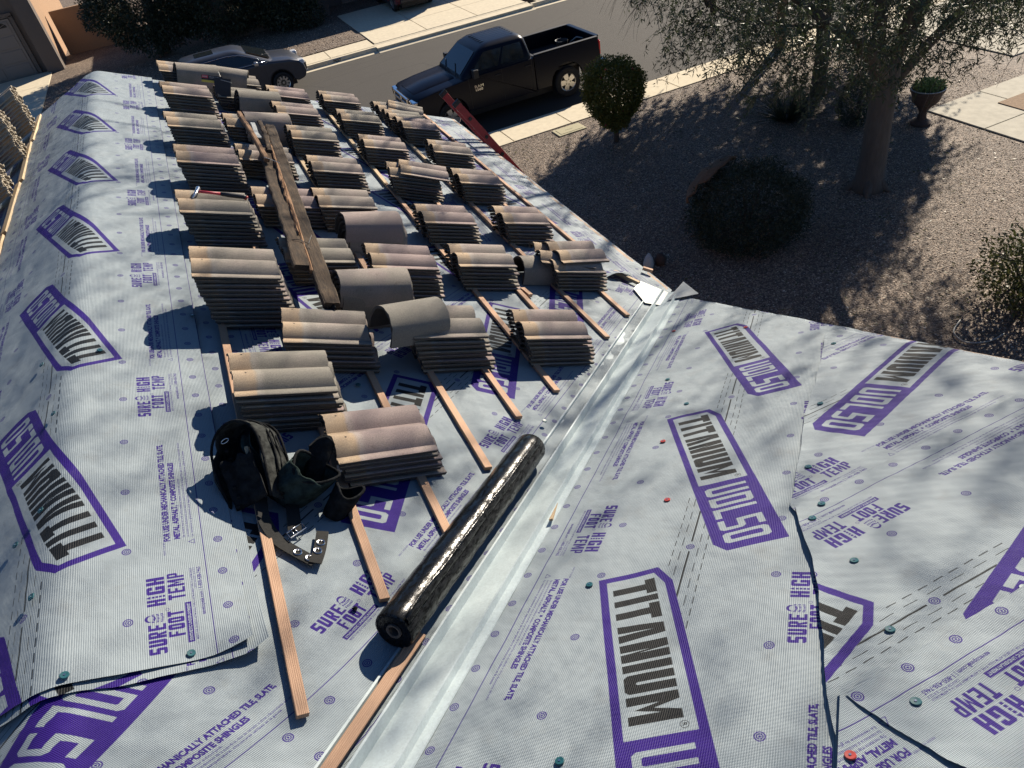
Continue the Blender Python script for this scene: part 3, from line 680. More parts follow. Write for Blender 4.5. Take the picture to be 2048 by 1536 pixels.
# ------------------------------------------------------------------ roof tiles
TL, TW = .43, .335
def tprof():
    P = [(0, .000), (.003, .0025), (.022, .0025), (.026, .001), (.038, .001), (.043, .008)]
    for i in range(1, 9): t = i/9; P.append((.042+.135*t, .010+.037*math.sin(PI*t)**.8))
    P += [(.177, .012), (.190, .012)]
    for i in range(1, 9): t = i/9; P.append((.190+.135*t, .012+.037*math.sin(PI*t)**.8))
    P += [(.327, .012), (TW, .008)]
    return P
def tile_mesh(seed, L=TL):
    rnd = random.Random(seed); P = tprof(); th = .0115; NX = 7; xs = [0, .05, .11, .2, .3, L-.03, L]
    V = []; n = len(P)
    for ix, x in enumerate(xs):
        for (y, z) in P:
            e = rnd.uniform(-.0022, .0022) if ix in (0, len(xs)-1) else 0
            if ix == len(xs)-1: e -= .010*max(0, math.sin((y-.042)/.285*PI*2)) if y > .042 else -.006
            V.append((x+e, y, z+rnd.uniform(-.0004, .0004)+(.0 if x > .06 else -.001)))
    for ix, x in enumerate(xs):
        for (y, z) in P: V.append((V[ix*n+0][0] if False else x, y, z-th))
    F = []; mi = []
    o2 = n*len(xs)
    for i in range(len(xs)-1):
        for j in range(n-1):
            F.append((i*n+j, (i+1)*n+j, (i+1)*n+j+1, i*n+j+1)); mi.append(0)
            F.append((o2+i*n+j, o2+i*n+j+1, o2+(i+1)*n+j+1, o2+(i+1)*n+j)); mi.append(1)
        F.append((i*n, o2+i*n, o2+(i+1)*n, (i+1)*n)); mi.append(1)
        F.append((i*n+n-1, (i+1)*n+n-1, o2+(i+1)*n+n-1, o2+i*n+n-1)); mi.append(1)
    for j in range(n-1):
        F.append((j, j+1, o2+j+1, o2+j)); mi.append(1)
        e = (len(xs)-1)*n; F.append((e+j, o2+e+j, o2+e+j+1, e+j+1)); mi.append(1)
    m = MB(); m.add(V, F); m.mi = mi
    # head lugs underneath
    for y in (.015, .175, .325): m.box((.018, y-.002, -.012), (.020, .020, .012), None, 1)
    for y in (.03, .183): m.box((L-.012, y, -.010), (.02, .016, .008), None, 1)
    return m.mesh('roof_tile', ['tile_face', 'tile_raw'], 40)
TM = [tile_mesh(i) for i in range(5)]
k = NB('tile_raw_lit'); v = k.co(); n = k.noise(v, 40, 5, .7); k.fin(k.mix(n, (.20, .17, .125), (.40, .35, .27)), .95, k.bump(n, .004))  # lighter copy of the edge concrete, sunlight on the ends put into colour
TMP = [tile_mesh(10+i) for i in range(3)]
for q_ in TMP: q_.materials[1] = MATS['tile_raw_lit']
TILES = 0
ORD = ['top', 'second', 'third', 'fourth', 'fifth', 'sixth', 'seventh', 'eighth', 'ninth', 'tenth', 'eleventh', 'twelfth', 'thirteenth', 'fourteenth']
def put_tile(mw, lab, me=None):
    global TILES
    TILES += 1
    return tag(link('roof_tile', me or random.choice(TM), None, mw), lab, 'roof tile', 'concrete roof tiles stacked on the roof', 'thing')
def stack(a, y, n, desc, yaw=0., pitch=.028, h0=.046, top_yaw=0, lean=0.):
    for i in range(n):
        jy, jx, jw = random.uniform(-.007, .007), random.uniform(-.010, .010), random.uniform(-.9, .9)
        if i == n-1: jw += top_yaw
        m_ = matA(a+jx-(lean+pitch*T_)*i, y+jy, h0+pitch*i, R(yaw+jw), R(random.uniform(-.4, .4)))
        od = ORD[n-1-i]; lab = (f'{od} tile of' if od == 'top' else f'{od} tile down in')+' the stack '+desc
        put_tile(m_, lab)
# column beside the ridge (front to back)
stack(-.115, 2.21, 6, 'nearest the camera, beside the black roll', 2.5, .0255)
stack(-.44, 2.64, 8, 'behind the tool belt, second from the front', -1., .0265)
stack(-.17, 3.13, 7, 'just right of the tallest stack', -6.5, .0265)
stack(-.49, 3.59, 12, 'with the most tiles, beside the ridge print', 0, .0262)
stack(-.50, 4.67, 9, 'carrying the red handled hammer', 3, .0265)
stack(-.46, 5.66, 9, 'right behind the hammer stack in the ridge column', 3, .0265)
stack(-.47, 6.68, 8, 'third from the far gable in the ridge column', 5, .0265)
stack(-.46, 7.78, 8, 'second from the far gable in the ridge column', 6, .0265)
stack(-.45, 8.86, 7, 'at the far gable end behind the curved ridge tiles', 4, .0265)
# second column, behind the old boards
stack(.02, 4.12, 6, 'under the near end of the old boards', 2, .027)
stack(-.02, 5.05, 6, 'under the middle of the old boards', 3, .027)
stack(-.01, 6.10, 6, 'under the upper part of the old boards', 3, .027)
stack(0., 7.15, 5, 'left of the curved ridge tiles by the board tops', 4, .027)
stack(.03, 8.25, 5, 'behind the plastic item near the far end', 4, .027)
stack(.12, 8.80, 6, 'farthest back, just behind the leaning curved tile', 5, .027)
# third column
stack(.50, 3.05, 8, 'carrying the large pinkish half round tile', .5, .030)
stack(.52, 3.96, 8, 'between the second half round pile and the valley', -1.5, .027)
stack(.42, 5.04, 7, 'directly behind the half round pile in the middle', 4, .027)
stack(.54, 5.86, 7, 'right of the boards, middle of the roof', 4, .0275)
stack(.53, 6.76, 7, 'next to the far half round pile, right side', 5, .027)
stack(.56, 7.66, 7, 'right of the second farthest half round pile', 6, .026)
stack(.60, 8.50, 6, 'at the far edge right of the half round tiles', 5, .026)
# fourth column
stack(1.18, 3.07, 7, 'closest to the valley metal, lower right', -1.5, .0285)
stack(1.14, 4.06, 7, 'left of the lone upturned half round piece', .6, .028)
stack(1.17, 4.83, 7, 'in the middle, left of the eave batten stack', 3, .0275)
stack(1.88, 4.90, 7, 'near the eave batten, right of the middle', 4, .0275)
stack(1.20, 5.86, 7, 'with a skewed tile on top, middle of the roof', -7, .0285, top_yaw=2)
stack(1.19, 6.70, 7, 'directly behind the stack with the skewed top', 3, .0275)
stack(1.21, 7.65, 7, 'two behind the stack with the skewed top', 4, .0265)
stack(1.20, 8.56, 6, 'by the far edge of the fourth column', 6, .0265)
# fifth column
stack(1.90, 4.06, 6, 'with two crooked tiles on top near the valley foot', 1.5, .028)
stack(1.86, 5.84, 7, 'second in the eave side column', 4, .0285)
stack(1.93, 6.79, 7, 'third in the eave side column', 1, .0275)
stack(1.88, 7.62, 7, 'fourth in the eave side column, doubled behind', 7, .027)
stack(1.84, 8.04, 6, 'crowded against the doubled stack by the ladder', 3, .027)
stack(1.86, 8.62, 4, 'last in the eave side column by the truck headlight', 8, .0265)
# below the belt
# crooked extras
put_tile(matA(1.90, 4.10, .240, R(6), R(-1)), 'upper crooked tile on the stack near the valley foot')
put_tile(matA(1.76, 4.16, .213, R(-8), R(1)), 'lower crooked tile on the stack near the valley foot')
put_tile(matA(1.21, 5.86, .250, R(-11), R(1)), 'skewed tile sticking out right on a middle stack')
put_tile(matA(1.93, 8.66, .160, R(-14), R(2)), 'crooked tile on the far stack by the truck headlight')
# upright stacks on the far slope
for i, (y, d, n) in enumerate(((8.92, .73, 12), (8.12, .77, 12), (7.18, .80, 11), (6.25, .82, 9))):
    for j in range(n):
        m_ = matP(d+random.uniform(-.012, .012)-.0285*T_*j, y+random.uniform(-.01, .01), .075+.0285*j, R(random.uniform(-1.5, 1.5)+4))
        od = ORD[n-1-j]; put_tile(m_, ('top tile of' if od == 'top' else od+' tile down in')+f' the {["farthest", "second farthest", "third farthest", "nearest"][i]} stack beyond the ridge at left', random.choice(TMP))

# half round ridge tiles
def barrel_mesh(seed, r0=.112, r1=.128, L=.42, half=False):
    rnd = random.Random(seed); P = []; n = 15; m = MB(); V = []; xs = [0, .06, .14, .25, .35, L]
    a0 = -12
    for layer in (0, 1):
        for x in xs:
            r = (r0+(r1-r0)*x/L)-.014*layer; row = []
            row.append((x, -r*1.0-.004+.0*layer, -.055))
            for i in range(n):
                t = PI*(i/(n-1)); row.append((x, -r*math.cos(t), r*1.0*math.sin(t)))
            row.append((x, r+.004, -.055))
            if x in (0, L): row = [(p[0]+rnd.uniform(-.003, .003), p[1], p[2]) for p in row]
            V += row
    n2 = n+2; o2 = n2*len(xs); F = []; mi = []
    for i in range(len(xs)-1):
        for j in range(n2-1):
            F.append((i*n2+j, (i+1)*n2+j, (i+1)*n2+j+1, i*n2+j+1)); mi.append(0)
            F.append((o2+i*n2+j, o2+i*n2+j+1, o2+(i+1)*n2+j+1, o2+(i+1)*n2+j)); mi.append(1)
        for j in (0, n2-1): F.append((i*n2+j, o2+i*n2+j, o2+(i+1)*n2+j, (i+1)*n2+j)); mi.append(1)
    for j in range(n2-1):
        F.append((j, j+1, o2+j+1, o2+j)); mi.append(1); e = (len(xs)-1)*n2; F.append((e+j, o2+e+j, o2+e+j+1, e+j+1)); mi.append(1)
    m.add(V, F); m.mi = mi; return m.mesh('ridge_tile', ['barrel_face', 'tile_raw'], 40)
BMs = [barrel_mesh(i) for i in range(3)]
def barrel(mw, label, i=0): return tag(link('ridge_tile', BMs[i % 3], None, mw), label, 'ridge tile', 'half round ridge tiles on the roof', 'thing')
def pile(a, y, n, desc, yaw, h0, pitch=.042):
    for i in range(n):
        barrel(matA(a+(n-1-i)*pitch*T_+random.uniform(-.012, .012), y+random.uniform(-.006, .006), h0+pitch*i, R(yaw+random.uniform(-2, 2))), (ORD[n-1-i]+' half round tile '+('on' if i == n-1 else 'down in')+' the pile '+desc), i)
pile(.43, 4.73, 5, 'right of the old boards', 7, .055, .030)
pile(.14, 3.69, 6, 'at the lower tip of the old boards', 4, .06, .031)
pile(.11, 7.25, 4, 'behind the tops of the old boards', 8, .06, .033)
pile(.15, 8.12, 4, 'beyond the board tops near the far edge', 9, .06, .033)
pile(-.38, 8.80, 4, 'at the far left gable end', 8, .10, .036)
o = barrel(matA(.26, 3.15, .265, R(13)), 'large pinkish half round tile topping a stack left of the valley'); o.data = barrel_mesh(9, .118, .128, .325)
barrel(matA(-.05, 8.95, .20, R(-12), R(0)), 'tan half round tile leaning right at the far left end')
barrel(matA(1.64, 4.28, .085, R(2)), 'lone half round tile wedged between two stacks near the valley')
# broken chip
m = MB(); m.tube([(0, 0, 0), (.04, .01, .012)], [.03, .018], 6); o = m.obj('tile_chip', 'tile_raw'); o.matrix_world = matA(.50, 6.9, .03); tag(o, 'pale broken tile chip on the membrane by the far half round pile', 'tile chip')

# ------------------------------------------------------------------ old boards on the stacks
def plank(a0, y0, a1, y1, h0, h1, w_, t, mat, label, name='old_board', seed=0, rag=.02, curve=0., group='old weathered boards laid on the tile stacks', round_=False):
    rnd = random.Random(seed); m = MB(); N = 26; rings = []
    for i in range(N+1):
        u = i/N; a = a0+(a1-a0)*u+curve*math.sin(PI*u); y = y0+(y1-y0)*u; h = h0+(h1-h0)*u+.006*math.sin(u*7+seed)
        c = PA(a, y, h); d = (PA(a1, y1, h1)-PA(a0, y0, h0)).normalized(); x = d.cross(nA).normalized(); z = x.cross(d)
        ww = w_*(1+rag*rnd.uniform(-1, 1)*3); l = -ww/2+rag*w_*rnd.uniform(-1, 1); r = ww/2+rag*w_*rnd.uniform(-1, 1)
        e = d*rnd.uniform(-.012, .012) if i in (0, N) else Vector()
        tz = t*(1+rag*rnd.uniform(-2, 2)); q = tz*.2
        rings.append([c+x*l+e, c+x*(l)+z*(tz-q), c+x*(l+q)+z*tz, c+x*(l+r)/2+z*(tz*(1+rag*rnd.uniform(-2, 2)))-e, c+x*(r-q)+z*tz, c+x*r+z*(tz-q), c+x*r+e*.5])
    m.loft(rings); return tag(m.obj(name, mat, None, smooth=35), label, 'board', group)
plank(.285, 6.86, .062, 3.40, .235, .235, .090, .045, 'wood_old', 'longest grey old board, right side of the bundle across the stacks', seed=1, rag=.03)
plank(.135, 6.15, -.005, 3.86, .235, .25, .092, .036, 'wood_old', 'left old board of the bundle with a bright broken end', seed=2, rag=.035)
plank(.215, 6.75, .035, 3.80, .262, .262, .018, .030, 'wood_rot', 'rotten reddish strip wedged between the two old boards', 'rotten_strip', 3, .10, .008)
plank(.185, 6.2, .055, 4.3, .268, .272, .012, .022, 'wood_rot', 'thin splintered sliver beside the rotten strip on the boards', 'rotten_strip', 5, .2, -.004)
plank(.05, 7.10, .085, 5.72, .285, .295, .038, .034, 'wood_rot', 'short square stick lying on top of the board bundle, upper left', 'old_stick', 4, .03)
plank(.205, 6.95, .150, 6.02, .265, .275, .034, .030, 'wood_old', 'short crooked stick right of the square stick at the bundle top', 'old_stick', 6, .08, .012)
plank(.145, 6.95, .135, 6.45, .25, .255, .042, .012, 'pale_metal', 'bent pale metal strap between the sticks at the bundle top', 'metal_strap', 7, .03, group=None)
m = MB(); V = [PA(.03, 3.50, .285), PA(.10, 3.55, .283), PA(.075, 3.37, .27), PA(.035, 3.38, .20), PA(.10, 3.39, .20)]
m.add(V+[p-nA*.003 for p in V], [(0, 1, 2), (0, 2, 3), (1, 4, 2), (5, 7, 6), (5, 8, 7), (6, 7, 9)]); tag(m.obj('felt_scrap', 'fabric_black'), 'dark torn felt scrap over the lower end of the longest board', 'felt scrap')
m = MB(); m.tube([PA(.00, 4.22, .29), PA(.045, 4.20, .30), PA(.09, 4.17, .29), PA(.13, 4.28, .30)], .0022, 5); m.tube([PA(.05, 4.20, .30), PA(.085, 4.10, .285)], .002, 5)
tag(m.obj('wire_tie', 'black_plastic'), 'dark wire twisted across the lower part of the boards', 'wire')
m = MB(); m.tube([PA(.06, 5.72, .33), PA(.16, 5.62, .325)], .0025, 5); tag(m.obj('wire_tie', 'pale_metal'), 'pale bent wire at the near end of the square stick', 'wire')

# ------------------------------------------------------------------ hammer
HM = empty('hammer', PA(-.5, 4.9, .33)); tag(HM, 'claw hammer with red and black handle on the tall ridge side stack', 'hammer')
bpy.context.view_layer.update()
def under(o, p): o.parent = p; o.matrix_parent_inverse = p.matrix_world.inverted(); return o
hA = lambda a, y, h: PA(a, y, h)
HH = .315
m = MB(); m.tube([hA(-.475, 4.865, HH+.012), hA(-.40, 4.862, HH+.010), hA(-.34, 4.858, HH+.008)], [.009, .0085, .010], 10); under(m.obj('handle_shaft', 'plastic_pink', smooth=True), HM)
m = MB(); m.tube([hA(-.34, 4.858, HH+.008), hA(-.28, 4.852, HH+.006), hA(-.20, 4.84, HH+.004), hA(-.185, 4.835, HH+.002)], [.012, .016, .014, .017], 10); under(m.obj('grip', 'black_plastic', smooth=True), HM)
m = MB(); m.tube([hA(-.188, 4.836, HH+.002), hA(-.178, 4.832, HH-.004)], [.0175, .015], 10); under(m.obj('grip_end', 'cap_red', smooth=True), HM)
m = MB(); m.tube([hA(-.472, 4.90, HH+.014), hA(-.478, 4.875, HH+.014), hA(-.483, 4.855, HH+.013), hA(-.497, 4.815, HH+.008), hA(-.515, 4.785, HH-.006)], [.016, .013, .014, .010, .003], 10)
m.tube([hA(-.470, 4.915, HH+.014), hA(-.472, 4.90, HH+.014)], [.0165, .0165], 12); under(m.obj('head', 'steel', smooth=40), HM)

# ------------------------------------------------------------------ black roll
k = NB('roll_film'); v = k.co(); n = k.noise(k.co('Object', (70, 70, 14)), 1.6, 4, .7); n2 = k.noise(k.co('Object', (1, 1, 5)), 3.5, 3)
br = k.noise(k.co('Object', (30, 30, 11)), 2.6, 5, .75); k.fin((.005, .0055, .006), k.ramp(br, [(.35, .34), (.6, .15)]), k.bump(k.noise(k.co('Object', (1, 1, .35)), 260, 3, .7), .0004, .9, k.bump(n, .0004, .8)), spec=k.ramp(br, [(.42, .04), (.56, .42)]))
RL = .0735; q0, q1 = Vector((-.1286, 1.4232, 5.0094)), Vector((.735, 2.272, 4.6495)); ax = (q1-q0).normalized(); LR = (q1-q0).length
q0 += nA*.030; q1 += nA*.030
ROLL = empty('underlayment_roll', q0); tag(ROLL, 'full roll of black plastic film lying along the valley', 'roll')
xx = ax.cross(nA).normalized(); zz = xx.cross(ax); RM = Matrix(((xx.x, zz.x, -ax.x), (xx.y, zz.y, -ax.y), (xx.z, zz.z, -ax.z))).to_4x4(); RM = Matrix(((xx.x, -zz.x, ax.x), (xx.y, -zz.y, ax.y), (xx.z, -zz.z, ax.z))).to_4x4(); RM.translation = q0
bpy.context.view_layer.update()
def lathe(prof, n=40, mi=0, m=None):
    m = m or MB(); V = [(r*math.cos(2*PI*i/n), r*math.sin(2*PI*i/n), z) for (r, z) in prof for i in range(n)]
    return m.add(V, [(j*n+i, j*n+(i+1) % n, (j+1)*n+(i+1) % n, (j+1)*n+i) for j in range(len(prof)-1) for i in range(n)], mi)
m = lathe([(.030, .003), (.040, .001), (.055, .0035), (RL-.008, .0), (RL-.002, .003), (RL, .010)]+[(RL+.0012*math.sin(i*2.1)+.0006*math.sin(i*5.3), .01+(LR-.02)*i/36) for i in range(1, 36)]+[(RL, LR-.01), (RL-.004, LR), (.03, LR)], 56)
o = m.obj('film', 'roll_film', smooth=40); o.matrix_world = RM; under(o, ROLL) if False else None
o.parent = ROLL; o.matrix_parent_inverse = ROLL.matrix_world.inverted()
m = lathe([(.019, .06), (.019, -.001), (.022, -.003), (.027, -.003), (.028, .0), (.028, .06)], 32); o = m.obj('cardboard_core', 'card_core', smooth=40); o.matrix_world = RM; o.parent = ROLL; o.matrix_parent_inverse = ROLL.matrix_world.inverted()
m = MB(); ang = R(-50); V = []
for i in range(31):
    z = .004+(LR-.03)*i/30
    for j in range(5):
        r = RL+.001+.0045*j+(.003*math.sin(i*.9+j) if j > 1 else 0); t = ang-.10*j-.02*math.sin(i*.5)
        V.append((r*math.cos(t), r*math.sin(t), z))
m.add(V, [(i*5+j, i*5+j+1, (i+1)*5+j+1, (i+1)*5+j) for i in range(30) for j in range(4)]); o = m.obj('loose_edge', 'roll_film', smooth=True); o.matrix_world = RM
sm = o.modifiers.new('s', 'SOLIDIFY'); sm.thickness = .0006; o.parent = ROLL; o.matrix_parent_inverse = ROLL.matrix_world.inverted()

# ------------------------------------------------------------------ tool belt
TB = empty('tool_belt', PA(-.42, 2.2, .03)); tag(TB, 'black canvas tool belt with pouches and a grommet strap on a batten', 'tool belt')
bpy.context.view_layer.update()
def F3(o_, d, up):          # frame at plane point with local z=up vector, x approx d
    z = up.normalized(); x = (d-z*d.dot(z)).normalized(); y = z.cross(x)
    M_ = Matrix(((x.x, y.x, z.x), (x.y, y.y, z.y), (x.z, y.z, z.z))).to_4x4(); M_.translation = o_; return M_
# pouch A: arched panels, standing and leaning back, open toward the left
upA = (PA(-.545, 2.40, .215)-PA(-.485, 2.10, .04)); LA = upA.length
MA = F3(PA(-.47, 2.16, .045), dA*.52+Vector((0, -.80, 0)), upA)     # x to the right, y toward the back, z along height
def arch(w_, h_, n=14, taper=.8):
    P = [(-w_*taper, 0), (-w_, h_*.45)]
    for i in range(n+1): t = PI-PI*i/n; P.append((w_*math.cos(t), h_-w_*1.05+w_*1.05*math.sin(t)))
    P += [(w_, h_*.45), (w_*taper, 0)]; return P
def wall_shell(m, P, y0, y1, t, bulge=0., wig=0.):
    n = len(P); V = []; cx = 0; cz = sum(p[1] for p in P)/n
    for yy in (y0, (y0*2+y1)/3, (y0+2*y1)/3, y1):
        for s_ in (1., 1-t):
            for i, p in enumerate(P):
                b = 1+bulge*math.sin(PI*(yy-y0)/(y1-y0)); V.append(Vector((p[0]*s_*b+wig*mn.noise(Vector((p[0]*20, p[1]*20, yy*30))), yy+wig*mn.noise(Vector((p[0]*15, p[1]*25, 4))), cz+(p[1]-cz)*s_*b)))
    F = []
    for kx in range(3):
        a_, b_ = kx*2*n, (kx+1)*2*n
        for i in range(n-1):
            F += [(a_+i, a_+i+1, b_+i+1, b_+i), (a_+n+i, b_+n+i, b_+n+i+1, a_+n+i+1)]
    e = 6*n
    for i in range(n-1): F += [(i, n+i, n+i+1, i+1), (e+i, e+i+1, e+n+i+1, e+n+i)]
    m.add(V, F); return m
def place(m, name, mat, M_, smooth=50, solid=0):
    o = m.obj(name, mat, smooth=smooth); o.matrix_world = M_; o.parent = TB; o.matrix_parent_inverse = TB.matrix_world.inverted()
    if solid: sm = o.modifiers.new('s', 'SOLIDIFY'); sm.thickness = solid; sm.offset = 0
    return o
m = MB(); P = arch(.110, LA, 16); m.prism(P, -.006, .006, Matrix.Rotation(PI/2, 4, 'X')); mm = MA.copy(); o = place(m, 'back_panel', 'fabric_black', MA @ Matrix.Translation((0, .075, 0)))
m = wall_shell(MB(), arch(.112, LA, 16), -.055, .085, .055, .06, .030); place(m, 'gusset', 'fabric_grey', MA)
m = MB(); m.tube([(p[0]*1.01, -.057, p[1]*1.0) for p in arch(.112, LA, 16)], .0055, 8); place(m, 'front_binding', 'fabric_black', MA, True)
m = MB(); m.tube([(p[0]*1.06, .010, p[1]*1.02) for p in arch(.114, LA, 16)], .0045, 6); m.tube([(p[0]*1.06, .035, p[1]*1.02) for p in arch(.114, LA, 16)], .0035, 6); m.tube([(p[0]*1.02, .085, p[1]*1.01) for p in arch(.114, LA, 16)], .0055, 8); place(m, 'back_binding', 'fabric_black', MA, True)
m = MB(); V = []
for i in range(13):
    for j in range(9):
        x = -.075+.15*i/12; z = .01+(LA*.55)*j/8; V.append((x, -.060+.02*math.cos(x*18)-.018*j/8+.008*mn.noise(Vector((x*25, z*20, 1))), z+.012*math.sin(i*1.1)*(j/8)))
m.add(V, [(i*9+j, (i+1)*9+j, (i+1)*9+j+1, i*9+j+1) for i in range(12) for j in range(8)]); place(m, 'front_pocket', 'fabric_black', MA, True, .006)
m = MB(); V = []
for i in range(7):
    for j in range(11):
        x = .005+.05*i/6; z = LA*.42+(LA*.40)*j/10; V.append((x+.01*math.sin(j*.7), -.012+.018*math.cos(i*1.4)+.006*mn.noise(Vector((x*45, z*30, 5))), z))
m.add(V, [(i*11+j, (i+1)*11+j, (i+1)*11+j+1, i*11+j+1) for i in range(6) for j in range(10)]); place(m, 'inner_pocket', 'fabric_green', MA, True, .005)
m = MB(); m.tube([(.018*math.cos(2*PI*i/16)-.035, -.052, LA*.93-.035+.008*math.sin(2*PI*i/16)) for i in range(17)], .002, 6); place(m, 'ring', 'steel', MA, True)
# pouch B: big open pouch, rim facing up right
def pouch(name, base, upv, xdir, H, r0, r1, ell, mat, seed, thick=.006, dent=.12):
    M_ = F3(base, xdir, upv); m = MB(); n = 30; rings = []
    for j in range(9):
        u = j/8; r = r0+(r1-r0)*math.sin(u*PI/2)
        rings.append([Vector((r*math.cos(2*PI*i/n)*(1+dent*mn.noise(Vector((math.cos(2*PI*i/n)*1.3, math.sin(2*PI*i/n)*1.3, u*2+seed)))), ell*r*math.sin(2*PI*i/n)*(1+dent*mn.noise(Vector((math.sin(2*PI*i/n)*1.7, u*2, seed)))), H*u+(.02*math.sin(2*PI*i/n*2+seed)+.014*math.cos(2*PI*i/n)) * (u**3))) for i in range(n)])
    m.loft(rings, True, False); m.add(rings[0], [tuple(range(n))[::-1]]); o = place(m, name, mat, M_, True, thick)
    b = MB(); b.tube(rings[-1]+[rings[-1][0]], .0062, 8, False); bo = place(b, name+'_binding', 'fabric_black', M_, True); return M_, rings
bp = PA(-.365, 2.20, .03)
upB = (PA(-.275, 2.185, .185)-bp)
MBp, _ = pouch('middle_pouch', bp, upB, dA, upB.length*1.02, .070, .096, .86, 'fabric_green', 3)
upC = PA(-.155, 2.10, .125)-PA(-.215, 2.075, .02)
MCp, _ = pouch('small_pouch', PA(-.215, 2.075, .02), upC, dA, upC.length, .042, .054, .85, 'fabric_black', 8)
upD = PA(-.215, 2.31, .215)-PA(-.275, 2.21, .06)
pouch('rear_pouch', PA(-.275, 2.21, .06), upD, dA, upD.length, .034, .044, .8, 'fabric_black', 5)
m = MB(); V = []       # front flap with folds hanging from pouch B toward the camera
for i in range(13):
    for j in range(9):
        t = -3.3+2.0*i/12; r = .099+.010*math.sin(i*1.3+j*.4); V.append((r*math.cos(t), .85*r*math.sin(t), upB.length*(1.0-.62*j/8)))
m.add(V, [(i*9+j, (i+1)*9+j, (i+1)*9+j+1, i*9+j+1) for i in range(12) for j in range(8)]); place(m, 'folded_pocket', 'fabric_green', MBp, True, .006)
m = MB()
for i in range(26): t = i*.9; rr = .016*math.sqrt((i+1)/26); m.tube([PA(-.266+rr*math.cos(t), 2.135+rr*math.sin(t), .118+.012*mn.noise(Vector((i, 0, 0)))), PA(-.266+rr*math.cos(t+1.8), 2.135+rr*math.sin(t+1.8), .125)], .0028, 5)
place(m, 'knotted_cord', 'black_plastic', Matrix.Identity(4), True)
def strap(pts, w_, name, h=.004, mat='leather_strap', parent=TB):
    P = [Vector(p) for p in pts]; m = MB(); N = []; 
    for i, p in enumerate(P):
        d = (P[min(i+1, len(P)-1)]-P[max(i-1, 0)]).normalized(); x = d.cross(nA).normalized(); N.append((p-x*w_/2, p+x*w_/2))
    V = [];
    for (l, r) in N: V += [l, r, r+nA*h, l+nA*h]
    F = [(4*i+j, 4*i+(j+1) % 4, 4*(i+1)+(j+1) % 4, 4*(i+1)+j) for i in range(len(P)-1) for j in range(4)]+[(3, 2, 1, 0), tuple(4*(len(P)-1)+j for j in range(4))]
    m.add(V, F); return place(m, name, mat, Matrix.Identity(4), 40)
def spl(pts, n=6):
    out = []
    for i in range(len(pts)-1):
        p0, p1, p2, p3 = [Vector(pts[min(max(j, 0), len(pts)-1)]) for j in (i-1, i, i+1, i+2)]
        for kx in range(n):
            t = kx/n; out.append(.5*((2*p1)+(-p0+p2)*t+(2*p0-5*p1+4*p2-p3)*t*t+(-p0+3*p1-3*p2+p3)*t**3))
    out.append(Vector(pts[-1])); return out
strap(spl([PA(-.475, 2.17, .075), PA(-.478, 2.06, .065), PA(-.445, 1.965, .045), PA(-.395, 1.900, .040), PA(-.352, 1.848, .042), PA(-.335, 1.825, .044)]), .046, 'belt_strap')
strap(spl([PA(-.338, 1.818, .049), PA(-.315, 1.865, .048), PA(-.297, 1.912, .046), PA(-.278, 1.972, .046)]), .046, 'strap_tail')
def grom(a, y, h, r=.0165):
    m = lathe([(r*.55, -.001), (r*.62, .002), (r*.85, .003), (r, .001), (r*1.02, -.001)], 24); place(m, 'grommet', 'steel', matA(a, y, h), 40)
for a, y, h in ((-.385, 1.889, .046), (-.351, 1.849, .049), (-.317, 1.873, .054), (-.297, 1.913, .052)): grom(a, y, h)
strap(spl([PA(-.36, 2.16, .05), PA(-.372, 2.05, .06), PA(-.378, 1.99, .05)]), .05, 'buckle_strap')
m = MB(); pb = [PA(-.412, 1.978, .060), PA(-.348, 2.022, .060), PA(-.336, 1.995, .058), PA(-.400, 1.952, .058)]
m.tube(pb+[pb[0]], .0030, 6); m.tube([pb[0].lerp(pb[1], .5), pb[3].lerp(pb[2], .5)], .0024, 6); m.tube([pb[0].lerp(pb[1], .25), pb[3].lerp(pb[2], .3)], .0024, 6); place(m, 'buckle', 'steel', Matrix.Identity(4), True)
m = MB(); m.box((0, 0, 0), (.018, .003, .032)); place(m, 'white_tag', 'white_paint', F3(PA(-.162, 2.225, .135), dA, nA+Vector((-.2, .3, 0))), 40)
m = MB(); m.box((0, 0, 0), (.012, .02, .05)); place(m, 'pencil_stub', 'wood_pale', F3(PA(-.508, 2.30, .20), dA, upA), 40)
for i in range(9):
    m = MB(); m.box((0, 0, 0), (.012, .010, .012)) if i else None
    if i: place(m, 'webbing_stub', 'fabric_black', F3(PA(-.582+.008*(i % 2)+.010*i*.3, 2.44-.035*i, .20-.018*i), dA, nA), 40)

# plastic pack among far tiles
PK = empty('plastic_pack', PA(-.05, 8.42, .25)); tag(PK, 'black plastic pack with yellow and pink label among the far tile stacks', 'package')
bpy.context.view_layer.update()
def inP(o): o.parent = PK; o.matrix_parent_inverse = PK.matrix_world.inverted(); return o
MPk = F3(PA(-.155, 8.38, .285), dA+Vector((0, -.12, 0)), nA+Vector((0, .35, 0)))
for nm, mat, x0, x1, z0, z1 in (('label_card', 'black_plastic', 0, .20, -.012, .035), ('pink_patch', 'plastic_pink', .004, .062, .006, .034), ('yellow_strip', 'plastic_yellow', .0, .15, -.034, -.012)):
    m = MB(); m.box(((x0+x1)/2, -.002 if nm != 'label_card' else 0, (z0+z1)/2), (x1-x0, .003, z1-z0)); o = m.obj(nm, mat); o.matrix_world = MPk; inP(o)
m = MB()
for i in range(9): m.box((.078+.011*i, -.0035, .022), (.006, .002, .006+.003*(i % 2)))
for i in range(7): m.box((.08+.013*i, -.0035, .010), (.008, .002, .003))
for i in range(4): m.box((.014+.012*i, -.0055, .020), (.007, .002, .012))
o = m.obj('lettering', 'white_paint'); o.matrix_world = MPk; inP(o)
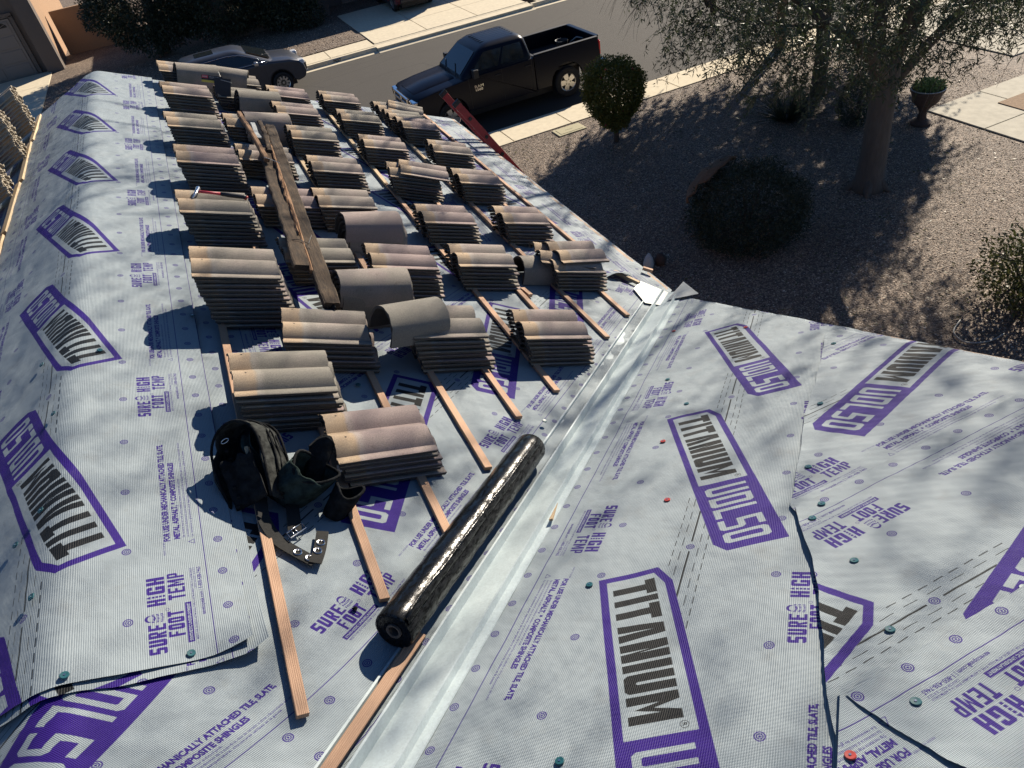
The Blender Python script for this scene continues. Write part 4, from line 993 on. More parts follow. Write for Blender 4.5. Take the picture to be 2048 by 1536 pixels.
m = MB(); m.loft([[Vector((x+dx, y, z)) for (dx, y, z) in ((0, -.03, 0), (.0, .03, 0), (0, .035, -zz), (0, -.035, -zz))] for x, zz in ((.14, .12), (.17, .20), (.22, .27), (.27, .26), (.30, .20))])
o = m.obj('black_bag', 'black_plastic', smooth=50); o.matrix_world = MPk @ Matrix.Translation((-.02, .01, .02)); inP(o)
m = MB(); m.box((.235, 0, .028), (.11, .05, .006)); o = m.obj('bag_rim', 'pale_metal', bevel=.002); o.matrix_world = MPk @ Matrix.Rotation(R(8), 4, 'Y'); inP(o)
m = MB(); m.tube([PA(.01, 8.42, .36), PA(.03, 8.40, .31), PA(.09, 8.36, .27), PA(.12, 8.35, .22)], .003, 5); inP(m.obj('cord', 'pale_metal', smooth=True))
# small dark debris bits on the membrane
for i, (a, y, l) in enumerate(((-.245, 1.60, 'dark crumb of felt on the membrane left of the roll'), (2.62, 4.02, 'dark leaf scrap in the metal channel near its foot'))):
    m = MB(); m.add([PA(a+.010*math.cos(t)*(1+.4*math.sin(3*t)), y+.010*math.sin(t), .031+.004*math.sin(5*t)) for t in [2*PI*j/9 for j in range(9)]]+[PA(a, y, .038)], [(j, (j+1) % 9, 9) for j in range(9)]+[tuple(range(9))[::-1]])
    tag(m.obj('debris_scrap', 'fabric_black'), l, 'debris')

# ================================================================== GROUND LEVEL
def struct(name, m, mat, **kw): o = m.obj(name, mat, **kw); o['kind'] = 'structure'; return o
m = MB(); m.box((0, 60, -.30), (600, 600, .2)); struct('ground', m, 'gravel')
m = MB(); m.box((5, 23.2, -.20), (260, 11.6, .11)); o = struct('road', m, 'asphalt')
m = MB(); m.box((5, -13.2, -.10), (260, 59.6, .2)); struct('front_yard', m, 'gravel')
m = MB(); m.box((5, 75, -.10), (260, 89, .2)); struct('far_yard', m, 'gravel')
def walk(name, x0, x1, y0, y1, z, n, gap=.012, lab=None, skip=()):
    m = MB(); m.box(((x0+x1)/2, (y0+y1)/2, z-.075), (x1-x0, y1-y0, .13)); b = struct(name, m, 'joint')
    L = (x1-x0)/n
    for i in range(n):
        s = MB(); s.box((0, 0, 0), (L-gap*2, (y1-y0)-.01, .03)); so_ = s.obj('paving_slab', 'concrete', b, bevel=.006); so_.location = (x0+L*(i+.5), (y0+y1)/2, z-.005+random.uniform(-.002, .002))
    return b
walk('sidewalk', -8.5, 26.5, 16.62, 17.55, .012, 21); walk('sidewalk', -22, 6.3, 29.05, 30.25, .012, 16); walk('sidewalk', 13.2, 40, 29.05, 30.25, .012, 15)
def curb(name, y, s, x0=-30, x1=60):
    m = MB(); pr = [(y, -.14), (y, .012), (y-s*.14, .008), (y-s*.17, -.125), (y-s*.45, -.138), (y-s*.45, -.2), (y, -.2)]
    V = [(x, p[0], p[1]) for x in (x0, x1) for p in pr]; n = len(pr)
    m.add(V, [(i, (i+1) % n, n+(i+1) % n, n+i) for i in range(n)]+[tuple(range(n)), tuple(range(n, 2*n))[::-1]]); o = struct(name, m, 'concrete'); return o
curb('kerb', 17.56, -1); kf = curb('kerb', 29.04, 1, -30, 6.3); kf2 = curb('kerb', 29.04, 1, 12.9, 60)
m = MB(); m.box((9.6, 28.97, -.07), (6.6, .5, .12)); struct('driveway_apron', m, 'concrete')
m = MB(); m.add([(6.3, 28.5, -.138), (12.9, 28.5, -.138), (12.9, 29.3, .015), (6.3, 29.3, .015), (6.3, 28.5, -.2), (12.9, 28.5, -.2), (12.9, 29.3, -.2), (6.3, 29.3, -.2)], [(0, 1, 2, 3), (7, 6, 5, 4), (0, 4, 5, 1), (1, 5, 6, 2), (2, 6, 7, 3), (3, 7, 4, 0)]); struct('driveway_ramp', m, 'concrete')
def dslabs(name, x0, x1, y0, y1, nx, ny, z=.014, mat='concrete'):
    m = MB(); m.box(((x0+x1)/2, (y0+y1)/2, z-.07), (x1-x0, y1-y0, .12)); b = struct(name, m, 'joint')
    lx, ly = (x1-x0)/nx, (y1-y0)/ny
    for i in range(nx):
        for j in range(ny):
            s = MB(); s.box((0, 0, 0), (lx-.025, ly-.025, .03)); q = s.obj('paving_slab', mat, b, bevel=.005); q.location = (x0+lx*(i+.5), y0+ly*(j+.5), z)
dslabs('driveway', 6.35, 12.85, 29.3, 35.6, 3, 3); dslabs('driveway', -14., -6.05, 29.3, 39.7, 3, 4)
dslabs('walkway', 14.35, 20.6, 3.9, 11.25, 4, 5, mat='concrete_grey'); dslabs('driveway', 18.2, 27, 12.2, 16.6, 4, 2, mat='concrete_grey')
# planting cut-out soil beside the walkway
m = MB(); m.box((16.4, 10.05, .036), (1.6, .9, .02)); struct('planting_bed', m, 'dirt')
# meter lid
m = MB(); m.box((7.9, 16.27, .012), (.78, .46, .03)); o = m.obj('meter_box_lid', 'meter_lid', bevel=.01); tag(o, 'pale rectangular meter box lid in the gravel beside the sidewalk', 'utility lid')
m = MB(); m.box((7.9, 16.27, .030), (.62, .32, .008)); m.box((7.9, 16.27, .036), (.20, .03, .006)); c_ = m.obj('inner_lid', 'meter_lid', bevel=.004); under(c_, o)
# kerb number
V, Tt = text_tris('7627', .135, .004); m = MB(); mxx = V.max(0)[0]
m.add([(4.55+p[0]*1.15, 28.868-.16*(p[1]/.135)*.028, -.118+p[1]) for p in V], [tuple(t) for t in Tt]); 
m2 = MB(); m2.add([(4.40, 28.872, -.125), (5.08, 28.872, -.125), (5.08, 28.898, .004), (4.40, 28.898, .004), (4.40, 28.89, -.125), (5.08, 28.89, -.125), (5.08, 28.91, .004), (4.40, 28.91, .004)], [(0, 1, 2, 3), (7, 6, 5, 4), (0, 4, 5, 1), (3, 2, 6, 7)])
o = m2.obj('painted_house_number', 'white_paint'); tag(o, 'white painted patch with house number 7627 on the far kerb face', 'house number')
c_ = m.obj('digits', 'black_plastic', fix=False); under(c_, o)
# gravel stones
def stones(n, x0, x1, y0, y1, name, smin=.006, smax=.0145):
    X = RNG.uniform(x0, x1, n); Y = RNG.uniform(y0, y1, n); s = RNG.uniform(smin, smax, n)*(1+.8*(RNG.random(n) > .97))
    ok = ~((X > 14.3) & (X < 20.7) & (Y > 3.8) & (Y < 11.3)) & ~((X > 18.1) & (Y > 12.1)); X, Y, s = X[ok], Y[ok], s[ok]; n = len(X)
    base = np.array([(1, 0, 0), (0, 1, 0), (-1, 0, 0), (0, -1, 0), (0, 0, .6), (0, 0, -.6)]); F = np.array([(0, 1, 4), (1, 2, 4), (2, 3, 4), (3, 0, 4), (1, 0, 5), (2, 1, 5), (3, 2, 5), (0, 3, 5)])
    A = RNG.normal(size=(n, 3, 3)); Q = np.linalg.qr(A)[0]; B = base[None]*RNG.uniform(.6, 1.25, (n, 6, 1))
    P = np.einsum('nij,nkj->nki', Q, B)*s[:, None, None]; P[:, :, 2] *= .6; P += np.stack([X, Y, s*.18], 1)[:, None, :]
    FF = F[None]+6*np.arange(n)[:, None, None]
    o = link(name, npmesh(name, P.reshape(-1, 3), FF.reshape(-1, 3), 'gravel_stone')); return tag(o, 'loose tan and reddish gravel covering the '+('front yard below the roof' if x1 > 10 else 'strip beside the far sidewalk'), 'gravel', kind='stuff')
stones(210000, 2.8, 17.5, 3.0, 16.6, 'gravel_stones'); stones(14000, -6, 6.2, 30.3, 36.5, 'gravel_stones', .012, .03)

# ------------------------------------------------------------------ foliage helpers
def leaves(name, P, D, ln, wd, mat, parent=None, rng=RNG):
    """P leaf bases (n,3), D directions (n,3)"""
    n = len(P); D = D/np.linalg.norm(D, axis=1, keepdims=True); S = np.cross(D, rng.normal(size=(n, 3))); S /= np.linalg.norm(S, axis=1, keepdims=True)
    l = ln*rng.uniform(.6, 1.25, (n, 1)); w_ = wd*rng.uniform(.7, 1.2, (n, 1)); N = np.cross(S, D)
    a = P; b = P+D*l*.45+S*w_/2+N*w_*.15; c = P+D*l; d = P+D*l*.45-S*w_/2+N*w_*.15
    V = np.stack([a, b, c, d], 1).reshape(-1, 3); F = (np.array([[0, 1, 2, 3]])+4*np.arange(n)[:, None])
    return link(name, npmesh(name, V, F, mat), parent)
def blob(cx, rx, n, rng, shell=.5, flat=0):
    d = rng.normal(size=(n, 3)); d /= np.linalg.norm(d, axis=1, keepdims=True); r = (shell+(1-shell)*rng.random((n, 1))**.6); return d, np.array(cx)+d*r*np.array(rx)

def branch(m, p, d, L, r, depth, rng, tips, sag=-.02, mi=0, spread=.6):
    pts = [Vector(p)]; rad = [r]; dd = Vector(d).normalized(); n = 6
    for i in range(n):
        dd = (dd+Vector([rng.uniform(-.16, .16) for _ in range(3)])+Vector((0, 0, sag))).normalized(); pts.append(pts[-1]+dd*(L/n)); rad.append(r*(1-.5*(i+1)/n))
    m.tube(pts, rad, max(4, 10-3*(3-depth) if r > .05 else 5), True, mi)
    if depth == 0: tips.append((pts[-1], dd)); return
    for kx in range(3 if depth > 1 else 4):
        i = 3+kx % 4 if kx < 3 else 6; i = min(i+rng.randint(0, 1), n); ax_ = Vector([rng.uniform(-1, 1) for _ in range(3)]).normalized()
        nd = (dd+ax_*spread).normalized(); branch(m, pts[i], nd, L*rng.uniform(.55, .75), rad[i]*.6, depth-1, rng, tips, sag, mi, spread)

# ------------------------------------------------------------------ big yard tree
rg_ = random.Random(3); TR = empty('yard_tree', (10.85, 9.4, 0)); tag(TR, 'large spreading tree with thick brown trunk and drooping narrow leaves', 'tree')
bpy.context.view_layer.update()
m = MB(); pts = [(10.85, 9.4, -.1), (10.85, 9.4, .15), (10.86, 9.41, .7), (10.84, 9.42, 1.5), (10.82, 9.44, 2.05), (10.80, 9.46, 2.5)]
m.tube(pts, [.36, .27, .235, .225, .25, .21], 20)
for a_ in (0, 1.3, 2.6, 3.9, 5.2): m.tube([(10.85+.15*math.cos(a_), 9.4+.15*math.sin(a_), .28), (10.85+.28*math.cos(a_), 9.4+.28*math.sin(a_), .06), (10.85+.48*math.cos(a_), 9.4+.48*math.sin(a_), -.04)], [.09, .08, .03], 8)
for v_i in range(len(m.v)):
    x, y, z = m.v[v_i]; q = mn.noise(Vector((x*3, y*3, z*1.2)))*.05; m.v[v_i] = (x+q, y+q*.7, z)
tips = []
LIMB = [((10.72, 9.38, 2.1), (-.62, -.02, .95), 2.6, .14), ((10.78, 9.55, 2.2), (-.12, .25, 1), 2.6, .13), ((10.92, 9.5, 2.15), (.10, .0, 1), 2.8, .135), ((11.0, 9.38, 2.0), (.58, -.05, .9), 2.6, .105), ((10.8, 9.3, 2.5), (-.15, -.35, 1.2), 2.4, .08)]
for p, d, L, r in LIMB: branch(m, p, d, L, r, 2, rg_, tips, .0, spread=.75)
for (p, d) in list(tips)[:26]: branch(m, p, (d[0]*.5, d[1]*.5, 1), 3.4, .045, 1, rg_, [], .0, spread=.8)
o = m.obj('trunk', 'bark', smooth=True); under(o, TR)
rng = np.random.default_rng(11)
def droop_tree(n_tw, cen, rad, zlo, per, ln, seed, hang=(.35, 1.1), holes=.35):
    rr = np.random.default_rng(seed); out = []
    while len(out) < n_tw:
        a_ = rr.uniform(0, 2*PI); q = math.sqrt(rr.random()); x, y = cen[0]+rad[0]*q*math.cos(a_), cen[1]+rad[1]*q*math.sin(a_)
        top = cen[2]+rad[2]*math.sqrt(max(0, 1-q*q)); bot = zlo+.9*q*q*0; z = rr.uniform(bot+.4, top)
        if mn.noise(Vector((x*.75, y*.75, z*.75+seed))) < holes-.5: continue
        out.append((x, y, z))
    P = []; D = []; m_ = MB()
    for (x, y, z) in out:
        L = rr.uniform(*hang); dx, dy = rr.normal(0, .48, 2); prev = (x, y, z)
        for i in range(per):
            t = (i+rr.random())/per; px, py, pz = x+dx*L*t*1.6*(1-t*.4), y+dy*L*t*1.6*(1-t*.4), z-L*t*t*.45-L*t*.2
            P.append((px, py, pz)); D.append((rr.normal(0, .7), rr.normal(0, .7), -.55+rr.normal(0, .4)))
        if rr.random() < .5: m_.tube([(x, y, z), (x+dx*L*.6, y+dy*L*.6, z-L*.25), (x+dx*L, y+dy*L, z-L*.65)], [.006, .004, .002], 3, False)
    return np.array(P), np.array(D), m_
P, D, mt = droop_tree(1500, (10.4, 9.6, 5.2), (4.1, 3.4, 2.6), 3.4, 24, .085, 5)
P2, D2, mt2 = droop_tree(1500, (10.6, 10.0, 3.2), (3.5, 2.7, 1.1), 2.45, 26, .085, 15, (.35, .95), .30)
P, D = np.concatenate([P, P2]), np.concatenate([D, D2]); mt.add(mt2.v, mt2.f)
P3, D3, mt3 = droop_tree(980, (9.9, 8.6, 9.3), (5.2, 5.2, 2.6), 7.2, 16, .08, 25, (.5, 1.4), .30)
P, D = np.concatenate([P, P3]), np.concatenate([D, D3]); mt.add(mt3.v, mt3.f)
keep = ~((P[:, 1] < 7.6) & (P[:, 2] < 3.6)) & ~((P[:, 0] < 7.4) & (P[:, 2] < 3.3)); P, D = P[keep], D[keep]
o = leaves('crown', P, D, .105, .020, 'leaf'); under(o, TR)
o = mt.obj('twigs', 'twig'); o['kind'] = 'stuff'; under(o, TR)
# second, denser tree by the street
TR2 = empty('street_tree', (13.5, 13.7, 0)); tag(TR2, 'darker tree with straight slender trunk behind the large yard tree', 'tree'); bpy.context.view_layer.update()
m = MB(); m.tube([(13.5, 13.7, -.05), (13.52, 13.72, 1.0), (13.45, 13.8, 2.2), (13.6, 14, 3.3)], [.19, .155, .15, .14], 14); tips2 = []
for d in ((-.6, .2, .8), (.6, .3, .9), (.1, .6, 1), (.3, -.5, 1)): branch(m, (13.55, 13.95, 3.1), d, 2.6, .13, 2, rg_, tips2, 0, spread=.7)
o = m.obj('trunk', 'bark_grey', smooth=True); under(o, TR2)
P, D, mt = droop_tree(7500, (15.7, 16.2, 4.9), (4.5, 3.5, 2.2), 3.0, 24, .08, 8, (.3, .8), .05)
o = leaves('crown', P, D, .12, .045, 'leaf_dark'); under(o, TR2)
# bare twiggy tree overhanging the road
TR3 = empty('bare_tree', (15.2, 17.1, 0)); tag(TR3, 'leafless fine twigged tree overhanging the road behind the pickup', 'tree'); bpy.context.view_layer.update()
m = MB(); m.tube([(15.2, 17.1, -.05), (15.1, 17.0, 1.8), (14.8, 16.9, 3.4)], [.16, .13, .11], 10); tt = []
rb = random.Random(21)
for d in ((-1, -.1, .35), (-.9, .35, .3), (-.8, -.4, .5), (-.5, .1, .9), (.3, .3, 1), (.5, -.3, .9)): branch(m, (14.85, 16.9, 3.2), d, 3.0, .055, 2, rb, tt, -.045, spread=.55)
for (p, d) in list(tt):
    for kx in range(7):
        q = Vector(p); dd = (d+Vector([rb.uniform(-.7, .7) for _ in range(3)])).normalized(); pp = [q]
        for s_ in range(5): dd = (dd+Vector((rb.uniform(-.15, .15), rb.uniform(-.15, .15), -.14))).normalized(); pp.append(pp[-1]+dd*rb.uniform(.12, .24))
        m.tube(pp, [.006, .005, .004, .003, .003, .002], 3, False)
o = m.obj('branches', 'twig', smooth=True); under(o, TR3)

def shrub(name, c, r, n, ln, wd, mat, lab, trunk=None, taper=0, shell=.72, flowers=0, cat='shrub', seed=1, noise_=.12, zcut=.02):
    E_ = empty(name, (c[0], c[1], 0)); tag(E_, lab, cat); bpy.context.view_layer.update(); rr = np.random.default_rng(seed)
    d, P = blob(c, r, n, rr, shell); f = np.array([1+noise_*mn.noise(Vector(q*2.6)) + noise_*.6*mn.noise(Vector(q*7)) for q in d]); P = np.array(c)+(P-np.array(c))*f[:, None]
    P[:, :2] = np.array(c[:2])+(P[:, :2]-np.array(c[:2]))*(1+taper*(P[:, 2:3]-c[2])/r[2]); k_ = P[:, 2] > zcut; P, d = P[k_], d[k_]; o = leaves('foliage', P, d*.5+rr.normal(0, .8, d.shape), ln, wd, mat, None, rr); under(o, E_)
    m = MB()
    if trunk: m.tube([(c[0], c[1], -.03), (c[0]+.02, c[1], trunk*.5), (c[0], c[1], trunk)], [.07, .055, .05], 8)
    rb_ = random.Random(seed)
    for i in range(14): q = d[rb_.randrange(len(d))]; m.tube([(c[0], c[1], trunk or .05), tuple(np.array(c)+q*np.array(r)*.45), tuple(np.array(c)+q*np.array(r)*.85)], [.022, .014, .006], 5)
    under(m.obj('stem', 'bark_grey', smooth=True), E_)
    if flowers:
        idx = rr.choice(len(P), flowers); m = MB()
        for i in idx: m.add([(P[i][0]+a_*.03, P[i][1]+b_*.03, P[i][2]+c2*.03) for a_, b_, c2 in ((1, 0, 0), (0, 1, 0), (-1, 0, 0), (0, -1, 0), (0, 0, 1), (0, 0, -1))], [(0, 1, 4), (1, 2, 4), (2, 3, 4), (3, 0, 4), (1, 0, 5), (2, 1, 5), (3, 2, 5), (0, 3, 5)])
        f_ = m.obj('blossoms', 'red_flower'); f_['kind'] = 'stuff'; under(f_, E_)
    return E_
shrub('clipped_shrub', (8.42, 14.8, 1.12), (.70, .70, .82), 22000, .058, .034, 'leaf_shrub', 'clipped round shrub on a short stem beside the sidewalk, with pink blossoms', .75, .28, .60, 30, seed=4, noise_=.15)
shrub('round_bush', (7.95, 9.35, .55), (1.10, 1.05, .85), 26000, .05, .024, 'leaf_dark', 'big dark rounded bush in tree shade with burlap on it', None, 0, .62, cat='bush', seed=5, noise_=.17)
shrub('small_round_bush', (12.75, 11.75, .50), (.40, .40, .58), 5000, .045, .022, 'leaf_dark', 'small dark upright bush right behind the big trunk', None, 0, .6, cat='bush', seed=6)
shrub('leafy_bush', (9.9, 5.35, .50), (.80, .75, .65), 3800, .08, .034, 'leaf_olive', 'sparse olive green bush at the right edge above the roof rake', None, 0, .3, cat='bush', seed=9, noise_=.3)
shrub('leafy_bush', (9.7, 4.6, .35), (.55, .6, .45), 1300, .08, .034, 'leaf_dark', 'low dark straggly plant in the gravel nearest the rake edge', None, 0, .3, cat='bush', seed=10, noise_=.3)
shrub('hedge_bush', (15.9, 14.3, .7), (1.1, .9, .85), 6000, .07, .04, 'leaf_dark', 'dark hedge bush behind the potted plant at right', None, 0, .6, cat='bush', seed=12)
# burlap on the bush
m = MB(); V = []; nu, nv = 22, 12
for i in range(nu+1):
    for j in range(nv+1):
        u = i/nu; v_ = j/nv; th_ = R(88+66*u); wd_ = R(30+22*math.sin(PI*(1-u)**.7)); el = R(52-20*u)+wd_*(v_-.5); rr_ = 1.07+.035*math.sin(v_*13+u*5)+.03*mn.noise(Vector((u*6, v_*5, 2)))
        x = 7.95+1.10*rr_*math.cos(el)*math.cos(th_); y = 9.35+1.05*rr_*math.cos(el)*math.sin(th_); z = .55+.85*rr_*math.sin(el)+.03; V.append((x, y, z))
m.add(V, [(i*(nv+1)+j, (i+1)*(nv+1)+j, (i+1)*(nv+1)+j+1, i*(nv+1)+j+1) for i in range(nu) for j in range(nv)]); o = m.obj('burlap_cloth', 'burlap', smooth=True); s_ = o.modifiers.new('s', 'SOLIDIFY'); s_.thickness = .03
tag(o, 'crumpled brown burlap cloth draped over the big dark bush', 'cloth')
# grassy clump
GC = empty('grass_clump', (12.0, 13.0, 0)); tag(GC, 'spiky fountain grass clump left of the slender trunk', 'grass clump'); bpy.context.view_layer.update()
m = MB(); rb = random.Random(4)
for i in range(300):
    a_ = rb.uniform(0, 2*PI); el = rb.uniform(.15, 1.35); L = rb.uniform(.7, 1.25); d = Vector((math.cos(a_)*math.cos(el), math.sin(a_)*math.cos(el), math.sin(el))); p = Vector((12.0+.12*math.cos(a_), 13.0+.12*math.sin(a_), 0)); pts = [p]
    for s_ in range(4): pts.append(pts[-1]+d*(L/4)); d = (d+Vector((0, 0, -.10))).normalized()
    m.tube(pts, [.007, .006, .004, .003, .001], 3, False)
under(m.obj('blades', 'leaf_dark'), GC)
m = MB(); m.tube([(12, 13, -.02), (12, 13, .10)], [.16, .10], 10); under(m.obj('crown_base', 'bark_grey'), GC)
# potted plant
PT = empty('potted_plant', (13.75, 10.85, 0)); tag(PT, 'bright green plant in a dark footed urn beside the walkway', 'potted plant'); bpy.context.view_layer.update()
m = lathe([(.0, .0), (.20, .0), (.21, .05), (.10, .12), (.075, .25), (.12, .36), (.27, .52), (.31, .70), (.34, .72), (.34, .76), (.29, .76), (.28, .70), (.0, .69)], 28); o = m.obj('urn', 'terracotta', smooth=40); o.location = (13.75, 10.85, 0); under(o, PT)
rr = np.random.default_rng(3); d, P = blob((13.85, 10.9, .78), (.34, .30, .12), 1300, rr, .2); o = leaves('leaves', P, d+rr.normal(0, .6, d.shape), .07, .04, 'leaf_lime', None, rr); under(o, PT)
m = MB(); m.tube([(13.75+.33*math.cos(2*PI*i/24), 10.85+.33*math.sin(2*PI*i/24), .775) for i in range(25)], .012, 6, False); under(m.obj('rim', 'pale_metal', smooth=True), PT)
# small things in the yard
m = MB(); m.tube([(5.95, 9.55, .0), (5.96, 9.56, .08), (5.97, 9.56, .20), (5.98, 9.57, .28)], [.09, .10, .07, .02], 9); o = m.obj('pale_stone', 'white_paint', smooth=True); tag(o, 'pale upright stone in shaded gravel just past the eave', 'stone')
m = MB(); m.tube([(6.2, 9.55, .0), (6.2, 9.55, .10), (6.2, 9.56, .2)], [.10, .11, .05], 9); o = m.obj('brown_stone', 'terracotta', smooth=True); tag(o, 'small brown stone next to the pale upright stone', 'stone')
m = MB(); m.tube(spl([(8.75, 5.5, .03), (8.45, 5.35, .03), (8.40, 5.1, .03), (8.65, 4.95, .03), (8.95, 4.95, .03)]), .012, 6); tag(m.obj('drip_hose', 'rubber_hose', smooth=True), 'thin pale drip hose curling on the gravel at right', 'hose')

# ------------------------------------------------------------------ ladder
LD = empty('extension_ladder', (2.9, 8.0, 3.6)); tag(LD, 'red fiberglass extension ladder leaning on the eave by the pickup', 'ladder'); bpy.context.view_layer.update()
lt = Vector((2.42, 0, 4.42)); lb = Vector((3.72, 0, 2.29)); ld = (lb-lt).normalized(); lx = Vector((0, 1, 0)); ln_ = ld.cross(lx).normalized()
def lpt(s, y, o_=0): return Vector((lt.x, y, lt.z))+ld*s+ln_*o_
LL = 5.05
for (y, s0) in ((8.22, 0.), (7.83, .02)):
    m = MB(); c = lpt((s0+LL)/2, y); M_ = Matrix(((ld.x, 0, ln_.x), (ld.y, 1, ln_.y), (ld.z, 0, ln_.z))).to_4x4(); m.box((0, 0, 0), (LL-s0, .03, .082)); o = m.obj('rail', 'ladder_red', bevel=.004); M_.translation = c; o.matrix_world = M_; under(o, LD)
    m = MB(); m.box((0, 0, 0), (.05, .036, .09)); o = m.obj('rail_cap', 'black_plastic', bevel=.004); M2 = M_.copy(); M2.translation = lpt(s0+.01, y); o.matrix_world = M2; under(o, LD)
s_ = .27
while s_ < LL-.1:
    m = MB(); m.tube([lpt(s_, 7.81), lpt(s_, 8.24)], .017, 10); under(m.obj('rung', 'pale_metal', smooth=40), LD)
    for y in (7.812,):
        m = MB(); m.tube([lpt(s_, y), lpt(s_, y-.006)], .024, 6); under(m.obj('rung_plate', 'black_plastic'), LD)
    s_ += .305

# ------------------------------------------------------------------ vehicles
def arc_under(cx, cz, r, n=12): return [(cx-r*math.cos(PI*i/n), cz+r*math.sin(PI*i/n)) for i in range(n+1)]
def wheel(parent, x, y, r, w_, side, spokes, M_, rim=.62, name='wheel'):
    W = empty(name); W.parent = parent; W.location = (x, y, r); W.rotation_euler = (0, 0, 0)
    m = MB(); pr = [(rim*r, -w_/2+.02), (r*.86, -w_/2), (r*.97, -w_/2+.02), (r, -w_/2+.05), (r, w_/2-.05), (r*.97, w_/2-.02), (r*.86, w_/2), (rim*r, w_/2-.02)]
    lathe(pr, 40, 0, m); m.v = [(p[0], p[2], p[1]) for p in m.v]; m.obj('tyre', 'tyre', W, smooth=35)
    m = MB(); lathe([(rim*r, -w_/2+.02), (rim*r, w_/2-.02), (rim*r*.93, w_/2-.03), (rim*r*.9, -w_/2+.03), (rim*r, -w_/2+.02)], 36, 0, m)
    for i in range(spokes):
        a_ = 2*PI*i/spokes; c, s__ = math.cos(a_), math.sin(a_); pw0, pw1 = .055*r/.4, (.075 if spokes < 7 else .028)*r/.4
        P = [(.04, -pw0), (rim*r*.95, -pw1), (rim*r*.95, pw1), (.04, pw0)]
        V = [(p[0]*c-p[1]*s__, p[0]*s__+p[1]*c, z) for z in (w_/2-.075, w_/2-.035) for p in P]; m.add(V, [(3, 2, 1, 0), (4, 5, 6, 7)]+[(j, (j+1) % 4, 4+(j+1) % 4, 4+j) for j in range(4)])
    lathe([(.0, w_/2-.03), (.045, w_/2-.03), (.06, w_/2-.07)], 18, 0, m); m.v = [(p[0], p[2]*side, p[1]) for p in m.v]; m.obj('rim', 'alloy', W, smooth=35)
    m = MB(); lathe([(0, w_/2-.10), (rim*r*.93, w_/2-.10)], 30, 0, m); m.v = [(p[0], p[2]*side, p[1]) for p in m.v]; m.obj('brake_disc', 'black_plastic', W)
    return W
def extrude_y(poly, hw, taper=None, m=None, mi=0, nseg=1):     # side silhouette (x,z) extruded across y with rounding toward the sides
    m = m or MB(); n = len(poly); ys = [-hw, -hw*.93, 0, hw*.93, hw]; V = []
    for y in ys:
        f = 0 if abs(y) < hw*.99 else 1
        for (x, z) in poly: V.append((x*(1-.012*f)*(1-(.035 if abs(x) > 2 and abs(y) > hw*.9 else 0)), y, z-(.02*f if z > .9 else 0)))
    F = [tuple(range(n))[::-1], tuple(4*n+i for i in range(n))]
    for kx in range(4):
        for i in range(n): F.append((kx*n+i, kx*n+(i+1) % n, (kx+1)*n+(i+1) % n, (kx+1)*n+i))
    return m.add(V, F, mi)
def house_ring(x0, x1, hw, z, r=.14):
    P = []
    for (sx, sy) in ((1, -1), (1, 1), (-1, 1), (-1, -1)):
        cx = (x1-r if sx > 0 else x0+r); cy = sy*(hw-r)
        a0 = {(1, -1): -PI/2, (1, 1): 0, (-1, 1): PI/2, (-1, -1): PI}[(sx, sy)]
        for i in range(5): a_ = a0+PI/2*i/4; P.append(Vector((cx+r*math.cos(a_), cy+r*math.sin(a_), z)))
    return P
def quadpanel(m, C, u0, u1, v0, v1, off, mi=0, cut=0.):     # C: 4 corners of a planar-ish face (bl, br, tr, tl)
    C = [Vector(c) for c in C]; nrm = (C[1]-C[0]).cross(C[3]-C[0]).normalized()
    f = lambda u, v: C[0].lerp(C[1], u).lerp(C[3].lerp(C[2], u), v)+nrm*off
    P = [f(u0, v0), f(u1, v0), f(u1, v1), f(u0, v1)]; Q = [p-nrm*(off+.01) for p in P]
    m.add(P+Q, [(0, 1, 2, 3), (7, 6, 5, 4)]+[(i, 4+i, 4+(i+1) % 4, (i+1) % 4) for i in range(4)], mi); return P, nrm
# pickup -------------------------------------------------------------
PU = empty('pickup_truck', (7.465, 19.78, -.145)); PU.rotation_euler = (0, 0, PI); tag(PU, 'black crew cab pickup truck parked at the near kerb', 'pickup truck')
def pv(m, name, mat, smooth=35, bevel=0, parent=PU, **kw): return m.obj(name, mat, parent, smooth=smooth, bevel=bevel, **kw)
front = [(-.80, .40)]+[(-.80, .42), (1.25, .42)]+arc_under(1.785, .44, .49)+[(2.42, .42), (2.70, .42), (2.80, .55), (2.82, .80), (2.80, 1.06), (2.70, 1.13), (2.2, 1.20), (1.30, 1.27), (.9, 1.30), (-.80, 1.32)]
m = extrude_y(front, .985); pv(m, 'body', 'black_paint', 30, .010)
m = MB(); m.loft([[Vector((x, s*hw, z)) for (s, hw, z) in ((-1, .60, zb), (-1, .52, zb+.05), (1, .52, zb+.05), (1, .60, zb))] for x, zb in ((2.62, 1.10), (2.2, 1.185), (1.40, 1.25))]); pv(m, 'hood', 'black_paint', 35, .02)
for s in (1, -1):
    side = [(-2.86, .60), (-2.40, .50)]+arc_under(-1.785, .44, .50)+[(-1.26, .42), (-.82, .42), (-.82, 1.34), (-2.80, 1.36), (-2.88, 1.20)]
    m = MB(); n = len(side); V = [(p[0], s*.98 if p[1] < 1.3 else s*.955, p[1]) for p in side]+[(p[0], s*.86, p[1]) for p in side]
    m.add(V, [tuple(range(n)), tuple(range(n, 2*n))[::-1]]+[(i, n+i, n+(i+1) % n, (i+1) % n) for i in range(n)]); pv(m, 'bed_side', 'black_paint', 35, .025)
    m = MB(); m.box((-1.83, s*.915, 1.365), (1.98, .105, .02)); pv(m, 'bed_rail_cap', 'black_plastic', 35, .006)
    m = MB(); m.box((-2.85, s*.90, 1.08), (.07, .15, .38)); pv(m, 'tail_light', 'lamp_red', 35, .02)
